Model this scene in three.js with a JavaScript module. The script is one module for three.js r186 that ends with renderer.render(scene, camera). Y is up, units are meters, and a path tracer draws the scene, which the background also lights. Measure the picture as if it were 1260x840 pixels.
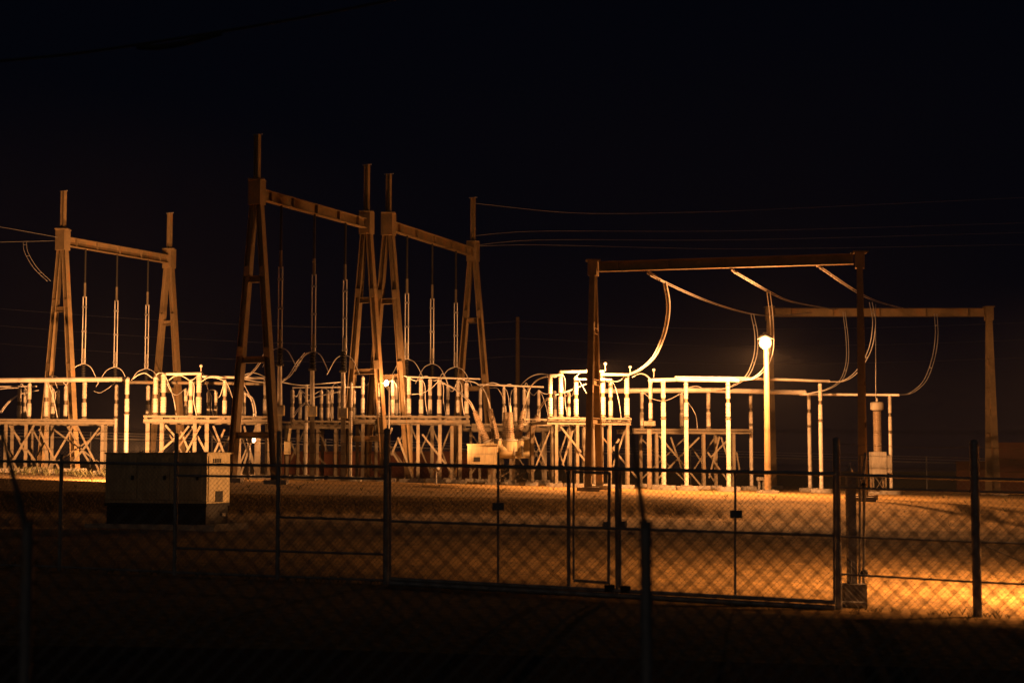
import * as THREE from 'three';
import { mergeGeometries } from 'three/addons/utils/BufferGeometryUtils.js';

// ------------------------------------------------------------------ camera, sky, light, exposure
const F = 2000, PW = 1260, PH = 840, EYE = 1.88, PITCH = Math.atan(150 / F);   // photograph 1260x840, focal length in its pixels
const scene = new THREE.Scene();
const camera = new THREE.PerspectiveCamera(2 * Math.atan(PH / 2 / F) * 180 / Math.PI, 1.5, 0.1, 900);
camera.position.set(0, EYE, 0);
camera.lookAt(0, EYE + Math.tan(PITCH), -1);
camera.focus = 62; camera.userData.fStop = 2.3;

const renderer = new THREE.WebGLRenderer({ antialias: true });
renderer.toneMapping = THREE.LinearToneMapping;
renderer.toneMappingExposure = 1;
renderer.shadowMap.enabled = true;

{ // moonless night sky: deep navy overhead, a trace of town glow low down
  const w = 64, h = 32, d = new Float32Array(w * h * 4);
  for (let j = 0; j < h; j++) for (let i = 0; i < w; i++) {
    const e = Math.max(0, Math.sin((j + 0.5 - h / 2) / h * Math.PI)), g = Math.exp(-e * 9), k = (j * w + i) * 4;
    d[k] = 0.0006 + 0.0002 * g; d[k + 1] = 0.0010 + 0.0001 * g; d[k + 2] = 0.0026 + 0.0001 * g; d[k + 3] = 1;
  }
  const t = new THREE.DataTexture(d, w, h, THREE.RGBAFormat, THREE.FloatType);
  t.mapping = THREE.EquirectangularReflectionMapping; t.magFilter = t.minFilter = THREE.LinearFilter; t.needsUpdate = true;
  scene.background = t; scene.environment = t;
}
const moon = new THREE.DirectionalLight(new THREE.Color(1, 0.8, 0.6), 0.035);
moon.position.set(-18, 34, 30); moon.target.position.set(0, 0, -50); moon.castShadow = true; moon.shadow.radius = 20;
Object.assign(moon.shadow.camera, { left: -60, right: 60, top: 60, bottom: -60, near: 1, far: 200 });
scene.add(moon, moon.target);
const SODIUM = new THREE.Color(1, 0.4, 0.12);
scene.fog = new THREE.FogExp2(new THREE.Color(0.9, 0.9, 0.92), 0.0003);

// ------------------------------------------------------------------ helpers
const V = (x, y, z) => new THREE.Vector3(x, y, z);
let seed = 7;
const rnd = () => { seed = (seed * 1664525 + 1013904223) >>> 0; return seed / 4294967296; };
const lerp = (a, b, t) => a + (b - a) * t, clamp = (x, a, b) => Math.min(b, Math.max(a, x));
const smooth = (a, b, x) => { const t = clamp((x - a) / (b - a), 0, 1); return t * t * (3 - 2 * t); };
const cp = Math.cos(PITCH), sp = Math.sin(PITCH);
function at(px, py, D) {                                        // photo pixel at depth D -> point
  const u = (px - PW / 2) / F, v = (PH / 2 - py) / F, y = v * cp + sp, z = cp - v * sp, s = D / z;
  return V(u * s, EYE + y * s, -D);
}
const mpp = (D) => D / F;                                       // metres per photo pixel
// height of the ground: a lower yard, and a gravel pad that stands on a bank; both fall towards +x
function G(X, D) {
  const Xc = clamp(X, -45, 40);
  const low = EYE - (1.654 + (Xc + 1.74) * (Xc > -1.74 ? 0.030 : 0.0134)) - 0.45 * (1 - smooth(12.5, 19, D));
  const pad = EYE - (1.3 - 0.028 * (13.15 - Xc) + 0.02 * Math.max(0, 66 - D));
  const edge = lerp(50, 60, clamp((X + 14) / 27, -0.5, 1.4));
  return lerp(low, pad, smooth(edge - lerp(1.0, 9, smooth(5, 13, X)), edge, D));
}
const onG = (px, D) => { const X = at(px, 590, D).x; return V(X, G(X, D), -D); };

const names = {};
function numbered(n) { const k = names[n] = (names[n] ?? -1) + 1; return k ? `${n}_${String(k).padStart(3, '0')}` : n; }
const baseOf = new WeakMap();
function shadows(m) { m.castShadow = m.receiveShadow = true; return m; }
function thing(name, label, category, base, group) {
  const o = new THREE.Group(); o.name = numbered(name); o.position.copy(base); o.userData = { label, category };
  if (group) o.userData.group = group;
  baseOf.set(o, base.clone()); scene.add(o); return o;
}
function part(parent, name, geo, mat, label) {                   // geo in world metres
  const b = baseOf.get(parent); const g = geo.clone(); g.translate(-b.x, -b.y, -b.z);
  const m = shadows(new THREE.Mesh(g, mat)); m.name = name; if (label) m.userData.label = label;
  baseOf.set(m, b); parent.add(m); return m;
}
function lpart(parent, name, geo, mat) { const m = shadows(new THREE.Mesh(geo, mat)); m.name = name; parent.add(m); return m; }
function single(name, label, category, geo, mat, base, group) {  // a thing that is one mesh
  const g = geo.clone(); g.translate(-base.x, -base.y, -base.z);
  const m = shadows(new THREE.Mesh(g, mat)); m.name = numbered(name); m.position.copy(base);
  m.userData = { label, category }; if (group) m.userData.group = group; scene.add(m); return m;
}
const merge = (list) => mergeGeometries(list.map((g) => { const n = g.index ? g.toNonIndexed() : g; for (const k of Object.keys(n.attributes)) if (!['position', 'normal', 'uv'].includes(k)) n.deleteAttribute(k); return n; }));
function metreUV(g) {
  const n = g.index ? g.toNonIndexed() : g; n.computeVertexNormals();
  const p = n.attributes.position, q = n.attributes.normal, uv = new Float32Array(p.count * 2);
  for (let i = 0; i < p.count; i++) {
    const ax = Math.abs(q.getX(i)), ay = Math.abs(q.getY(i)), az = Math.abs(q.getZ(i));
    const a = ax > ay && ax > az ? [p.getZ(i), p.getY(i)] : ay > az ? [p.getX(i), p.getZ(i)] : [p.getX(i), p.getY(i)];
    uv[2 * i] = a[0]; uv[2 * i + 1] = a[1];
  }
  n.setAttribute('uv', new THREE.BufferAttribute(uv, 2)); return n;
}
function frame(p, q, side) {                                     // basis with z along p->q and x close to side
  const z = q.clone().sub(p).normalize(); const s = side ?? (Math.abs(z.y) > 0.95 ? V(1, 0, 0) : V(0, 1, 0).cross(z));
  const y = z.clone().cross(s).normalize(), x = y.clone().cross(z).normalize();
  return new THREE.Matrix4().makeBasis(x, y, z);
}
// a bar of rectangular section, w across (along side), h the other way; may taper to w1, h1
function bar(p, q, w, h, side, w1 = w, h1 = h) {
  const L = p.distanceTo(q), g = new THREE.BoxGeometry(1, 1, L), a = g.attributes.position;
  for (let i = 0; i < a.count; i++) { const t = a.getZ(i) / L + 0.5; a.setX(i, a.getX(i) * lerp(w, w1, t)); a.setY(i, a.getY(i) * lerp(h, h1, t)); }
  const n = metreUV(g); const o = rnd() * 7; for (let i = 0; i < n.attributes.uv.count; i++) n.attributes.uv.setXY(i, n.attributes.uv.getX(i) + o, n.attributes.uv.getY(i) + o * 0.7);
  n.applyMatrix4(frame(p, q, side)); const c = p.clone().add(q).multiplyScalar(0.5); n.translate(c.x, c.y, c.z); return n;
}
// wide-flange section: two flanges w wide, h apart (flanges face +-y of the frame)
function wide(p, q, w, h, side, w1 = w, h1 = h, t = 0.022) {
  const f = frame(p, q, side), y = V(0, 1, 0).applyMatrix4(f);
  const off = (s, hh, pt) => pt.clone().addScaledVector(y, s * (hh / 2 - t / 2));
  return merge([bar(off(1, h, p), off(1, h1, q), w, t, side, w1, t), bar(off(-1, h, p), off(-1, h1, q), w, t, side, w1, t), bar(p, q, t, h - 2 * t, side, t, h1 - 2 * t)]);
}
function rod(p, q, r, r1 = r, n = 10) {
  const L = p.distanceTo(q), g = new THREE.CylinderGeometry(r1, r, L, n); g.rotateX(Math.PI / 2);
  const u = g.attributes.uv; for (let i = 0; i < u.count; i++) u.setXY(i, u.getX(i) * 6.28 * r, u.getY(i) * L);
  g.applyMatrix4(frame(p, q)); const c = p.clone().add(q).multiplyScalar(0.5); g.translate(c.x, c.y, c.z); return g;
}
function tube(pts, r, n = 6, seg) {
  const c = new THREE.CatmullRomCurve3(pts, false, 'centripetal');
  return new THREE.TubeGeometry(c, seg ?? Math.max(6, (pts.length - 1) * 8), r, n, false);
}
function box(c, w, h, d, yaw = 0) { const g = metreUV(new THREE.BoxGeometry(w, h, d)); g.rotateY(yaw); g.translate(c.x, c.y, c.z); return g; }
function lathe(profile, n = 14) { return new THREE.LatheGeometry(profile.map(([r, y]) => new THREE.Vector2(r, y)), n); }
function ball(c, r, n = 10) { const g = new THREE.SphereGeometry(r, n, Math.ceil(n * 0.7)); g.translate(c.x, c.y, c.z); return g; }
const mid = (a, b, t = 0.5) => a.clone().lerp(b, t);

// ------------------------------------------------------------------ textures and materials
function hash(x, y, s) { let h = Math.imul(x, 374761393) + Math.imul(y, 668265263) + Math.imul(s, 1274126177); h = Math.imul(h ^ (h >>> 13), 1274126177); return ((h ^ (h >>> 16)) >>> 0) / 4294967296; }
function vnoise(x, y, per, s) {
  const xi = Math.floor(x), yi = Math.floor(y), a = x - xi, b = y - yi, m = (v) => ((v % per) + per) % per, u = a * a * (3 - 2 * a), v = b * b * (3 - 2 * b);
  return lerp(lerp(hash(m(xi), m(yi), s), hash(m(xi + 1), m(yi), s), u), lerp(hash(m(xi), m(yi + 1), s), hash(m(xi + 1), m(yi + 1), s), u), v);
}
function fbm(u, v, f, oct, s) { let a = 0, w = 0.5, t = 0; for (let o = 0; o < oct; o++) { a += w * vnoise(u * f, v * f, f, s + o); t += w; w *= 0.55; f *= 2; } return a / t; }
function tex(n, fn, srgb = true) {
  const d = new Uint8Array(n * n * 4);
  for (let j = 0; j < n; j++) for (let i = 0; i < n; i++) { const c = fn(i / n, j / n), k = (j * n + i) * 4; d[k] = clamp(c[0], 0, 1) * 255; d[k + 1] = clamp(c[1], 0, 1) * 255; d[k + 2] = clamp(c[2], 0, 1) * 255; d[k + 3] = 255; }
  const t = new THREE.DataTexture(d, n, n); t.wrapS = t.wrapT = THREE.RepeatWrapping; t.magFilter = THREE.LinearFilter; t.minFilter = THREE.LinearMipmapLinearFilter; t.generateMipmaps = true;
  if (srgb) t.colorSpace = THREE.SRGBColorSpace; t.needsUpdate = true; return t;
}
const rep = (t, s) => { const c = t.clone(); c.repeat.set(s, s); c.needsUpdate = true; return c; };
const mottle = tex(256, (u, v) => { const a = fbm(u, v, 4, 5, 3), b = fbm(u, v, 24, 3, 9), k = 0.7 + 0.3 * a + 0.12 * (b - 0.5), r = smooth(0.56, 0.75, a) * 0.25; return [k, k * (1 - r * 0.35), k * (1 - r * 0.7)]; });
const drips = tex(256, (u, v) => { const a = fbm(u * 1, v * 1, 5, 4, 21), s = vnoise(u * 40, v * 3, 40, 5), k = 0.72 + 0.22 * a + 0.14 * (s - 0.5); return [k, k * 0.985, k * 0.96]; });
const gravelC = tex(512, (u, v) => { const a = fbm(u, v, 6, 3, 31), b = vnoise(u * 128, v * 128, 128, 40), c = vnoise(u * 60, v * 60, 60, 44), k = 0.36 + 0.26 * (a - 0.5) + 0.2 * (b - 0.5) + 0.2 * (c - 0.5) + 0.2; return [k * 1.02, k * 0.97, k * 0.88]; });
const gravelB = tex(512, (u, v) => { const b = vnoise(u * 128, v * 128, 128, 40), c = vnoise(u * 60, v * 60, 60, 44), k = 0.6 * b + 0.4 * c; return [k, k, k]; }, false);
const brickC = tex(256, (u, v) => { const a = fbm(u, v, 8, 4, 61); return [0.5 + 0.2 * a, 0.33 + 0.14 * a, 0.27 + 0.12 * a]; });
const M = {};
const std = (c, o = {}) => new THREE.MeshStandardMaterial({ color: new THREE.Color().setRGB(...c), roughness: 0.75, ...o });
M.gantry = std([0.34, 0.25, 0.14], { map: rep(mottle, 0.45), roughness: 0.7, metalness: 0.1 });
M.steel = std([0.25, 0.22, 0.17], { map: rep(mottle, 0.8), roughness: 0.62, metalness: 0.15 });
M.alu = std([0.95, 0.94, 0.92], { map: rep(drips, 0.5), roughness: 0.5, metalness: 0.1 });
M.porc = std([0.88, 0.86, 0.82], { map: rep(drips, 1), roughness: 0.35 });
M.bushing = std([0.42, 0.34, 0.26], { map: rep(drips, 1), roughness: 0.35 });
M.dark = std([0.02, 0.02, 0.022], { roughness: 0.8 });
M.wire = std([0.75, 0.74, 0.72], { roughness: 0.5, metalness: 0.1 });
M.oldWire = std([0.2, 0.2, 0.2], { roughness: 0.7 });
M.blackWire = std([0.03, 0.03, 0.03], { roughness: 0.8 });
M.galv = std([0.5, 0.5, 0.5], { map: rep(mottle, 1.5), roughness: 0.55, metalness: 0.3 });
M.mesh = std([0.2, 0.2, 0.2], { roughness: 0.6, metalness: 0.3 });
M.conc = std([0.46, 0.44, 0.4], { map: rep(mottle, 1.1), roughness: 0.95 });
M.cream = std([0.75, 0.67, 0.44], { map: rep(drips, 0.6), roughness: 0.6 });
M.grey = std([0.5, 0.49, 0.46], { map: rep(drips, 0.8), roughness: 0.55 });
M.gravel = std([0.78, 0.54, 0.2], { map: rep(gravelC, 0.22), bumpMap: rep(gravelB, 0.22), bumpScale: 0.012, roughness: 1 });
M.asphalt = std([0.07, 0.07, 0.07], { map: rep(gravelC, 0.6), bumpMap: rep(gravelB, 0.6), bumpScale: 0.008, roughness: 0.95 });
M.brick = std([0.3, 0.27, 0.25], { map: rep(brickC, 0.3), roughness: 0.95 });
M.wood = std([0.2, 0.14, 0.1], { map: rep(drips, 0.7), roughness: 0.95 });
M.frost = new THREE.MeshPhysicalMaterial({ color: new THREE.Color(1, 0.97, 0.9), transmission: 0.9, thickness: 0, roughness: 0.55 });
M.plate = std([0.2, 0.2, 0.2], { roughness: 0.5 });
const glow = (k) => new THREE.MeshStandardMaterial({ color: 0x000000, emissive: SODIUM.clone().lerp(new THREE.Color(1, 0.9, 0.7), 0.35), emissiveIntensity: k, roughness: 0.4 });

// ------------------------------------------------------------------ ground
{
  const xs = [], ds = [];
  for (let x = -260; x <= 260; x += Math.abs(x) < 40 ? 0.5 : 10) xs.push(x);
  for (let d = -30; d < 10; d += 5) ds.push(d);
  for (let d = 10; d < 100; d += d > 40 && d < 66 ? 0.2 : 0.4) ds.push(d);
  for (let d = 100; d <= 420; d += 20) ds.push(d);
  const pos = [], uv = [], idx = [], road = 18.4;
  const sheet = (rows, lift, rough) => {
    const p = [], t = [], ix = [];
    rows.forEach((d) => xs.forEach((x) => { const n = rough * (Math.abs(x) < 40 && d > 10 && d < 100 ? (fbm((x + 50) / 100, d / 110, 60, 3, 77) - 0.5) : 0); p.push(x, G(x, d) + lift + n, -d); t.push(x, d); }));
    const w = xs.length;
    for (let j = 0; j < rows.length - 1; j++) for (let i = 0; i < w - 1; i++) { const a = j * w + i, b = a + 1, c = a + w, e = c + 1; ix.push(a, b, c, b, e, c); }
    const g = new THREE.BufferGeometry(); g.setAttribute('position', new THREE.Float32BufferAttribute(p, 3)); g.setAttribute('uv', new THREE.Float32BufferAttribute(t, 2)); g.setIndex(ix); g.computeVertexNormals(); return g;
  };
  const st = (n, g, m) => { const o = shadows(new THREE.Mesh(g, m)); o.name = n; o.userData.kind = 'structure'; scene.add(o); return o; };
  st('gravel_yard', sheet(ds, 0, 0.012), M.gravel);
  st('road', sheet(ds.filter((d) => d <= 16.4), 0.045, 0), M.asphalt);
}

// ------------------------------------------------------------------ lattice gantries
// frames: two A-frames given by top-centre pixel and depth; the A stands across the beam
function gantry(o) {
  const a = at(...o.a), b = at(...o.b); b.y = a.y;
  const dir = b.clone().sub(a).setY(0).normalize(), side = V(-dir.z, 0, dir.x);
  const base = V(a.x, G(a.x, -a.z), a.z);
  const g = thing('steel_gantry', o.label, 'gantry', base, o.group);
  const lw = o.leg ?? 0.32, capH = o.cap ?? 0.95, cw = o.capW ?? 0.54;
  for (const [n, p] of [[0, a], [1, b]]) {
    const gy = G(p.x, -p.z), H = p.y - gy, sprd = (o.spread ?? 2.1) * (H / 11.5), mt = o.mat ?? M.gantry;
    const capB = V(p.x, p.y - capH, p.z);
    part(g, 'cap_plate', bar(capB, p, cw, o.capD ?? 0.42, side), mt);
    part(g, 'cap_lid', box(V(p.x, p.y + 0.02, p.z), cw + 0.08, 0.05, cw + 0.08), mt);
    const feet = [];
    for (const s of [-1, 1]) {
      const foot = V(p.x + side.x * s * sprd / 2, 0, p.z + side.z * s * sprd / 2); foot.y = G(foot.x, -foot.z); feet.push(foot);
      const top = capB.clone().addScaledVector(side, s * (cw / 2 - lw * 0.42)); top.y += 0.02;
      const leg = part(g, 'leg', wide(foot.clone().setY(foot.y + 0.12), top, lw, lw * 0.9, dir, lw * 0.8, lw * 0.72), mt);
      for (const t of [0.02, 0.45, 0.74]) { const c = mid(foot, top, t), q = mid(foot, top, t + 0.035); part(leg, t < 0.1 ? 'base_shoe' : 'splice_plate', bar(c.setY(c.y + (t < 0.1 ? 0.12 : 0)), q.setY(q.y + (t < 0.1 ? 0.12 : 0)), lw * lerp(1, 0.8, t) * 0.94, lw * lerp(0.9, 0.72, t) * 1.06, dir), mt); }
      part(leg, 'concrete_footing', box(V(foot.x, foot.y + 0.02, foot.z), 0.85, 0.26, 0.85), M.conc);
    }
    for (const t of o.rungs ?? [0.3, 0.58]) {
      const y = p.y - capH - (H - capH) * t, k = lerp(cw / 2 - lw * 0.42, sprd / 2, t);
      const l = V(p.x - side.x * (k - lw * 0.4), y, p.z - side.z * (k - lw * 0.4)), r = V(p.x + side.x * (k - lw * 0.4), y, p.z + side.z * (k - lw * 0.4));
      part(g, 'rung', wide(l, r, 0.24, 0.24, dir), mt);
    }
    if (o.mast) {
      const mh = o.mast[n] * mpp(-p.z);
      const m = part(g, 'lightning_mast', wide(V(p.x, p.y + 0.04, p.z), V(p.x, p.y + mh, p.z), 0.2, 0.2, dir), mt);
      part(m, 'mast_bracket', merge([bar(V(p.x - side.x * 0.22, p.y + mh, p.z - side.z * 0.22), V(p.x + side.x * 0.22, p.y + mh, p.z + side.z * 0.22), 0.04, 0.04)]), M.galv);
    }
  }
  const drop = o.drop ?? 0.5, bh = o.beamH ?? 0.42, pa = a.clone().addScaledVector(dir, 0.24), pb = b.clone().addScaledVector(dir, -0.24); pa.y -= drop; pb.y -= drop;
  const bm = part(g, 'beam', wide(pa, pb, 0.3, bh, side), o.mat ?? M.gantry);
  for (const t of [0.08, 0.28, 0.5, 0.72, 0.92]) { const c = mid(pa, pb, t); part(bm, 'stiffener', bar(c.clone().setY(c.y - bh / 2 + 0.025), c.clone().setY(c.y + bh / 2 - 0.025), 0.28, 0.02, side), o.mat ?? M.gantry); }
  return { g, a, b, dir, side, pa, pb, bh, pt(px) { // point under the beam seen at photo column px
    let lo = 0, hi = 1; for (let i = 0; i < 40; i++) { const m = (lo + hi) / 2, c = mid(pa, pb, m), x = PW / 2 + F * c.x / (-c.z * cp + (c.y - EYE) * sp); const x0 = PW / 2 + F * pa.x / -pa.z, x1 = PW / 2 + F * pb.x / -pb.z; if ((x < px) === (x1 > x0)) lo = m; else hi = m; }
    const c = mid(pa, pb, lo); c.y -= bh / 2; return c; } };
}
const MAST = 'masted gantries of twin A-frames';
const GL = gantry({ a: [77, 283, 75], b: [208, 307, 82], mast: [49, 46], rungs: [0.27, 0.6], label: 'rust brown masted gantry standing behind the bracketed switch stand with a tall pale bus column', group: MAST });
const GA = gantry({ a: [316, 222, 62], b: [451, 263, 70], mast: [58, 60], rungs: [0.27, 0.56, 0.83], spread: 2.0, label: 'tallest dark gantry with lightning masts rising behind the white generator', group: MAST });
const GB = gantry({ a: [478, 263, 70.4], b: [582, 300, 79.6], mast: [50, 56], rungs: [0.27, 0.58], label: 'brown masted gantry whose near leg touches the generator-side gantry, above the bare bulb lamp', group: MAST });
const GF = gantry({ a: [730, 321, 64.6], b: [1058, 309, 62], rungs: [0.26, 0.5, 0.68], spread: 2.9, leg: 0.27, cap: 0.6, capW: 0.5, capD: 0.36, drop: 0.24, beamH: 0.4, label: 'dark flat-topped portal gantry without masts at the front edge of the gravel pad' });
const GK = gantry({ a: [947, 378, 86], b: [1217, 373, 86], rungs: [0.4, 0.66], spread: 1.7, leg: 0.32, cap: 0.7, capW: 0.44, capD: 0.4, drop: 0.28, beamH: 0.44, label: 'tan portal gantry behind the pale bus columns, behind the steel lamp pole' });

// ------------------------------------------------------------------ insulators
const ringProfile = (n, r0, r1) => { const p = [[0, 0], [r0, 0]]; for (let i = 0; i < n; i++) { const y = (i + 0.15) / n, h = 1 / n; p.push([r0, y], [r1, y + 0.2 * h], [r1 * 0.98, y + 0.36 * h], [r0, y + 0.75 * h]); } p.push([r0, 1], [0, 1]); return p; };
const shedLow = lathe(ringProfile(10, 0.8, 1), 14), shedTop = lathe(ringProfile(10, 0.72, 0.92), 14), disc = lathe(ringProfile(1, 0.4, 1), 12);
const flangeG = lathe([[0, 0], [1.18, 0], [1.18, 0.35], [0.8, 0.5], [0.8, 1], [0, 1]], 14), capG = lathe([[0, 0], [0.86, 0], [0.86, 0.5], [0.6, 0.62], [0.6, 1], [0, 1]], 14), cyl = new THREE.CylinderGeometry(1, 1, 1, 14); cyl.translate(0, 0.5, 0);
function post(parent, y0, h, r, mat, joint = true) {             // porcelain post in local metres, standing at y0
  const put = (n, g, m, y, hh, rr) => { const o = lpart(parent, n, g, m); o.position.y = y; o.scale.set(rr, hh, rr); return o; };
  const fb = 0.11, jt = joint ? 0.16 : 0, cb = 0.13, s = (h - fb - jt - cb) / (joint ? 2 : 1);
  put('base_flange', flangeG, M.steel, y0, fb, r);
  put('porcelain_stack', shedLow, mat, y0 + fb, s, r);
  if (joint) { put('joint_collar', cyl, M.steel, y0 + fb + s, jt, r * 0.66); put('porcelain_stack', shedTop, mat, y0 + fb + s + jt, s, r); }
  put('cap', capG, M.alu, y0 + h - cb, cb, r);
}
function insulator(x, base, h, r, label, group) {
  const g = thing('post_insulator', label, 'insulator', base, group); post(g, 0, h, r, M.porc, true); g.rotation.y = rnd() * 3; return g;
}

// ------------------------------------------------------------------ switch stands
function stand(o) {
  const Dat = (px) => lerp(o.D[0], o.D[1], (px - o.x[0]) / (o.x[1] - o.x[0])), dep = o.depth ?? 1.9;
  const topY = at(o.x[0], o.y, o.D[0]).y, P0 = at(o.x[0], o.y, o.D[0]), P1 = at(o.x[1], o.y, o.D[1]); P1.y = topY;
  const along = P1.clone().sub(P0).setY(0).normalize(), back = V(along.z, 0, -along.x); if (back.z > 0) back.negate();
  const g = thing('switch_stand', o.label, 'switch stand', V((P0.x + P1.x) / 2, G((P0.x + P1.x) / 2, -(P0.z + P1.z) / 2), (P0.z + P1.z) / 2), 'switch stands');
  const bh = o.bh ?? 0.2, fr = o.mat ?? M.steel;
  for (const k of [0, 1]) { const p = P0.clone().addScaledVector(back, k * dep).setY(topY - bh / 2), q = P1.clone().addScaledVector(back, k * dep).setY(topY - bh / 2); const dn = V(0, -bh * 0.24, 0); part(g, k ? 'back_beam' : 'front_beam', wide(p.clone().add(dn), q.clone().add(dn), 0.16, bh * 0.52, back, 0.16, bh * 0.52, 0.018), fr);
    part(g, 'deck_rail', bar(p.clone().setY(topY - 0.04), q.clone().setY(topY - 0.04), 0.2, 0.08, back), fr);
    for (let t = 0.02; t < 1; t += 0.12) part(g, 'packing_block', box(mid(p, q, t).setY(topY - 0.08 - (bh * 0.48 - 0.08) / 2), 0.12, Math.max(0.01, bh * 0.48 - 0.082), 0.12), fr); }
  const X = (px, row) => { const D = Dat(px), p = at(px, o.y + 40, D).addScaledVector(back, row * dep); return p; };
  const foot = (px, row) => { const p = X(px, row); p.y = G(p.x, -p.z); return p; };
  for (const px of o.legs) {
    for (const row of [0, 1]) {
      const f = foot(px, row), t = f.clone().setY(topY - bh - 0.005); f.y += 0.1;
      const lg = part(g, 'leg', wide(f, t, o.lw ?? 0.125, o.lw ?? 0.125, along, o.lw ?? 0.125, o.lw ?? 0.125, 0.016), fr);
      part(lg, 'concrete_footing', box(f.clone().setY(f.y - 0.04), 0.55, 0.2, 0.55), M.conc);
    }
    const l = X(px, 0).setY(topY - bh / 2), r = X(px, 1).setY(topY - bh / 2);
    part(g, 'cross_beam', bar(l.setY(topY - bh * 0.74).addScaledVector(back, 0.1), r.setY(topY - bh * 0.74).addScaledVector(back, -0.1), 0.12, bh * 0.4), fr);
  }
  for (const px of o.extra ?? []) { const f = X(px, 0.02 + 0.96 * rnd()); const t = f.clone().setY(topY - bh * 0.4); part(g, 'cross_beam', bar(t.clone().addScaledVector(back, -0.4), t.clone().addScaledVector(back, 0.4), 0.12, 0.08), fr); }
  for (const [xa, ya, xb, yb, row = 0] of o.braces) {
    const pa = at(xa, ya, Dat(xa)).addScaledVector(back, row * dep + 0.0), pb = at(xb, yb, Dat(xb)).addScaledVector(back, row * dep);
    pb.y = Math.max(pb.y, G(pb.x, -pb.z) + 0.1); pa.y = Math.max(pa.y, G(pa.x, -pa.z) + 0.1);
    const off = (rnd() < 0.5 ? -1 : 1) * (0.13 + 0.03 * rnd()); pa.addScaledVector(back, off); pb.addScaledVector(back, off);
    part(g, 'brace', bar(pa, pb, 0.08, 0.02, along), fr);
  }
  const ls = o.legs; for (let i = 0; i + 1 < ls.length; i++) if (ls[i + 1] - ls[i] > 18) for (const row of [1]) {
    const a = foot(ls[i], row), b = foot(ls[i + 1], row); a.y += 0.3; b.y += 0.3; const ta = a.clone().setY(topY - 0.35), tb = b.clone().setY(topY - 0.35);
    for (const [p, q, s] of [[a, tb, 0.1], [b, ta, 0.13]]) part(g, 'brace', bar(p.addScaledVector(back, s), q.addScaledVector(back, s), 0.07, 0.02, along), fr);
  }
  const tops = [];
  for (const [px, yt, rp, row = 0] of o.ins) {
    const D = Dat(px), b = at(px, o.y - 8, D).addScaledVector(back, clamp(row, 0.0, 1) * dep); b.y = topY + 0.002;
    const Db = -b.z, bx = at(px, o.y - 8, Db).x, h = at(px, yt, Db).y - topY; b.x = bx;
    insulator(px, b, h, rp * 1.15 * mpp(Db), o.insLabel, o.insGroup); tops.push(V(b.x, topY + h, b.z));
  }
  tops.sort((a, b) => a.x - b.x);                                 // slack leads from cap to cap, one of them down to the deck
  for (let i = 0; i + 1 < tops.length; i++) {
    const a = tops[i], b = tops[i + 1], L = a.distanceTo(b); if (L > 2.6 || L < 0.15) continue;
    const k = thing('slack_lead', 'slack lead linking neighbouring caps, ' + o.insGroup, 'cable', a, 'leads of the ' + o.insGroup), up = rnd() < 0.5 ? 0.3 : -0.35, w = L * (0.18 + 0.1 * rnd());
    part(k, 'conductor', tube([a.clone().setY(a.y + 0.01), mid(a, b, 0.25).add(V(0, up * w * 2, 0.12)), mid(a, b, 0.55).add(V(0, up * w * 2.6, 0.16)), b.clone().setY(b.y + 0.01)], 0.018, 6, 18), M.wire);
    if (i % 2) { const c = mid(a, b, 0.5); part(k, 'down_lead', tube([a.clone(), a.clone().add(V(0.16, -0.25, 0.16)), V(c.x, lerp(topY, a.y, 0.4), c.z + 0.2), V(c.x + 0.1, topY - 0.02, c.z + 0.05)], 0.014, 6, 18), M.wire); }
  }
  return { topY, Dat, back, dep, X };
}
stand({ x: [-30, 140], D: [66, 67], y: 515, depth: 2.2, label: 'brown switch stand with crossed braces at the tail of the white generator', legs: [6, 31, 57, 125], bh: 0.22,
  braces: [[10, 523, 46, 572], [42, 523, 9, 582], [-2, 535, 20, 580], [94, 524, 122, 582], [122, 526, 88, 570], [90, 524, 58, 584], [48, 528, 74, 582], [80, 524, 108, 570, 0.5]],
  ins: [[23, 476, 2.6, 0.6], [30, 478, 2.3, 0.9], [35, 471, 2.6, 0.1], [56, 467, 2.9, 0], [64, 478, 2.4, 0.7], [70.5, 480, 2.2, 0.95], [80, 474, 2.5, 0.4], [103, 469, 2.9, 0]],
  insLabel: 'amber lit post insulator on the braced switch stand at the tail of the generator', insGroup: 'insulators on the stand at the tail of the generator' });
stand({ x: [176, 334], D: [65.5, 66.5], y: 511, depth: 2.4, label: 'brightly lit switch stand with diagonal struts rising behind the white generator', legs: [181, 198, 239, 254, 294, 318, 331], bh: 0.3, lw: 0.14,
  braces: [[203, 523, 216, 538], [216, 538, 190, 562], [232, 524, 220, 540], [236, 524, 256, 562], [222, 530, 234, 560], [246, 524, 226, 562], [262, 524, 276, 560], [276, 528, 262, 560], [300, 524, 316, 590], [316, 528, 298, 588, 1]],
  ins: [[190.5, 463, 3.1, 0], [200.4, 459, 3.5, 0.08], [234, 467, 2.7, 0], [244, 459, 3.5, 0.08], [228, 478, 2.4, 0.9], [256, 481, 2.3, 0.9], [265, 481, 2.3, 0.9], [276, 467, 2.7, 0.1], [295, 465, 3.1, 0], [300, 481, 2.2, 0.9], [326, 464, 2.6, 0.1]],
  insLabel: 'bright cream post insulator on the lit stand behind the white generator', insGroup: 'insulators on the stand behind the generator' });
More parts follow.
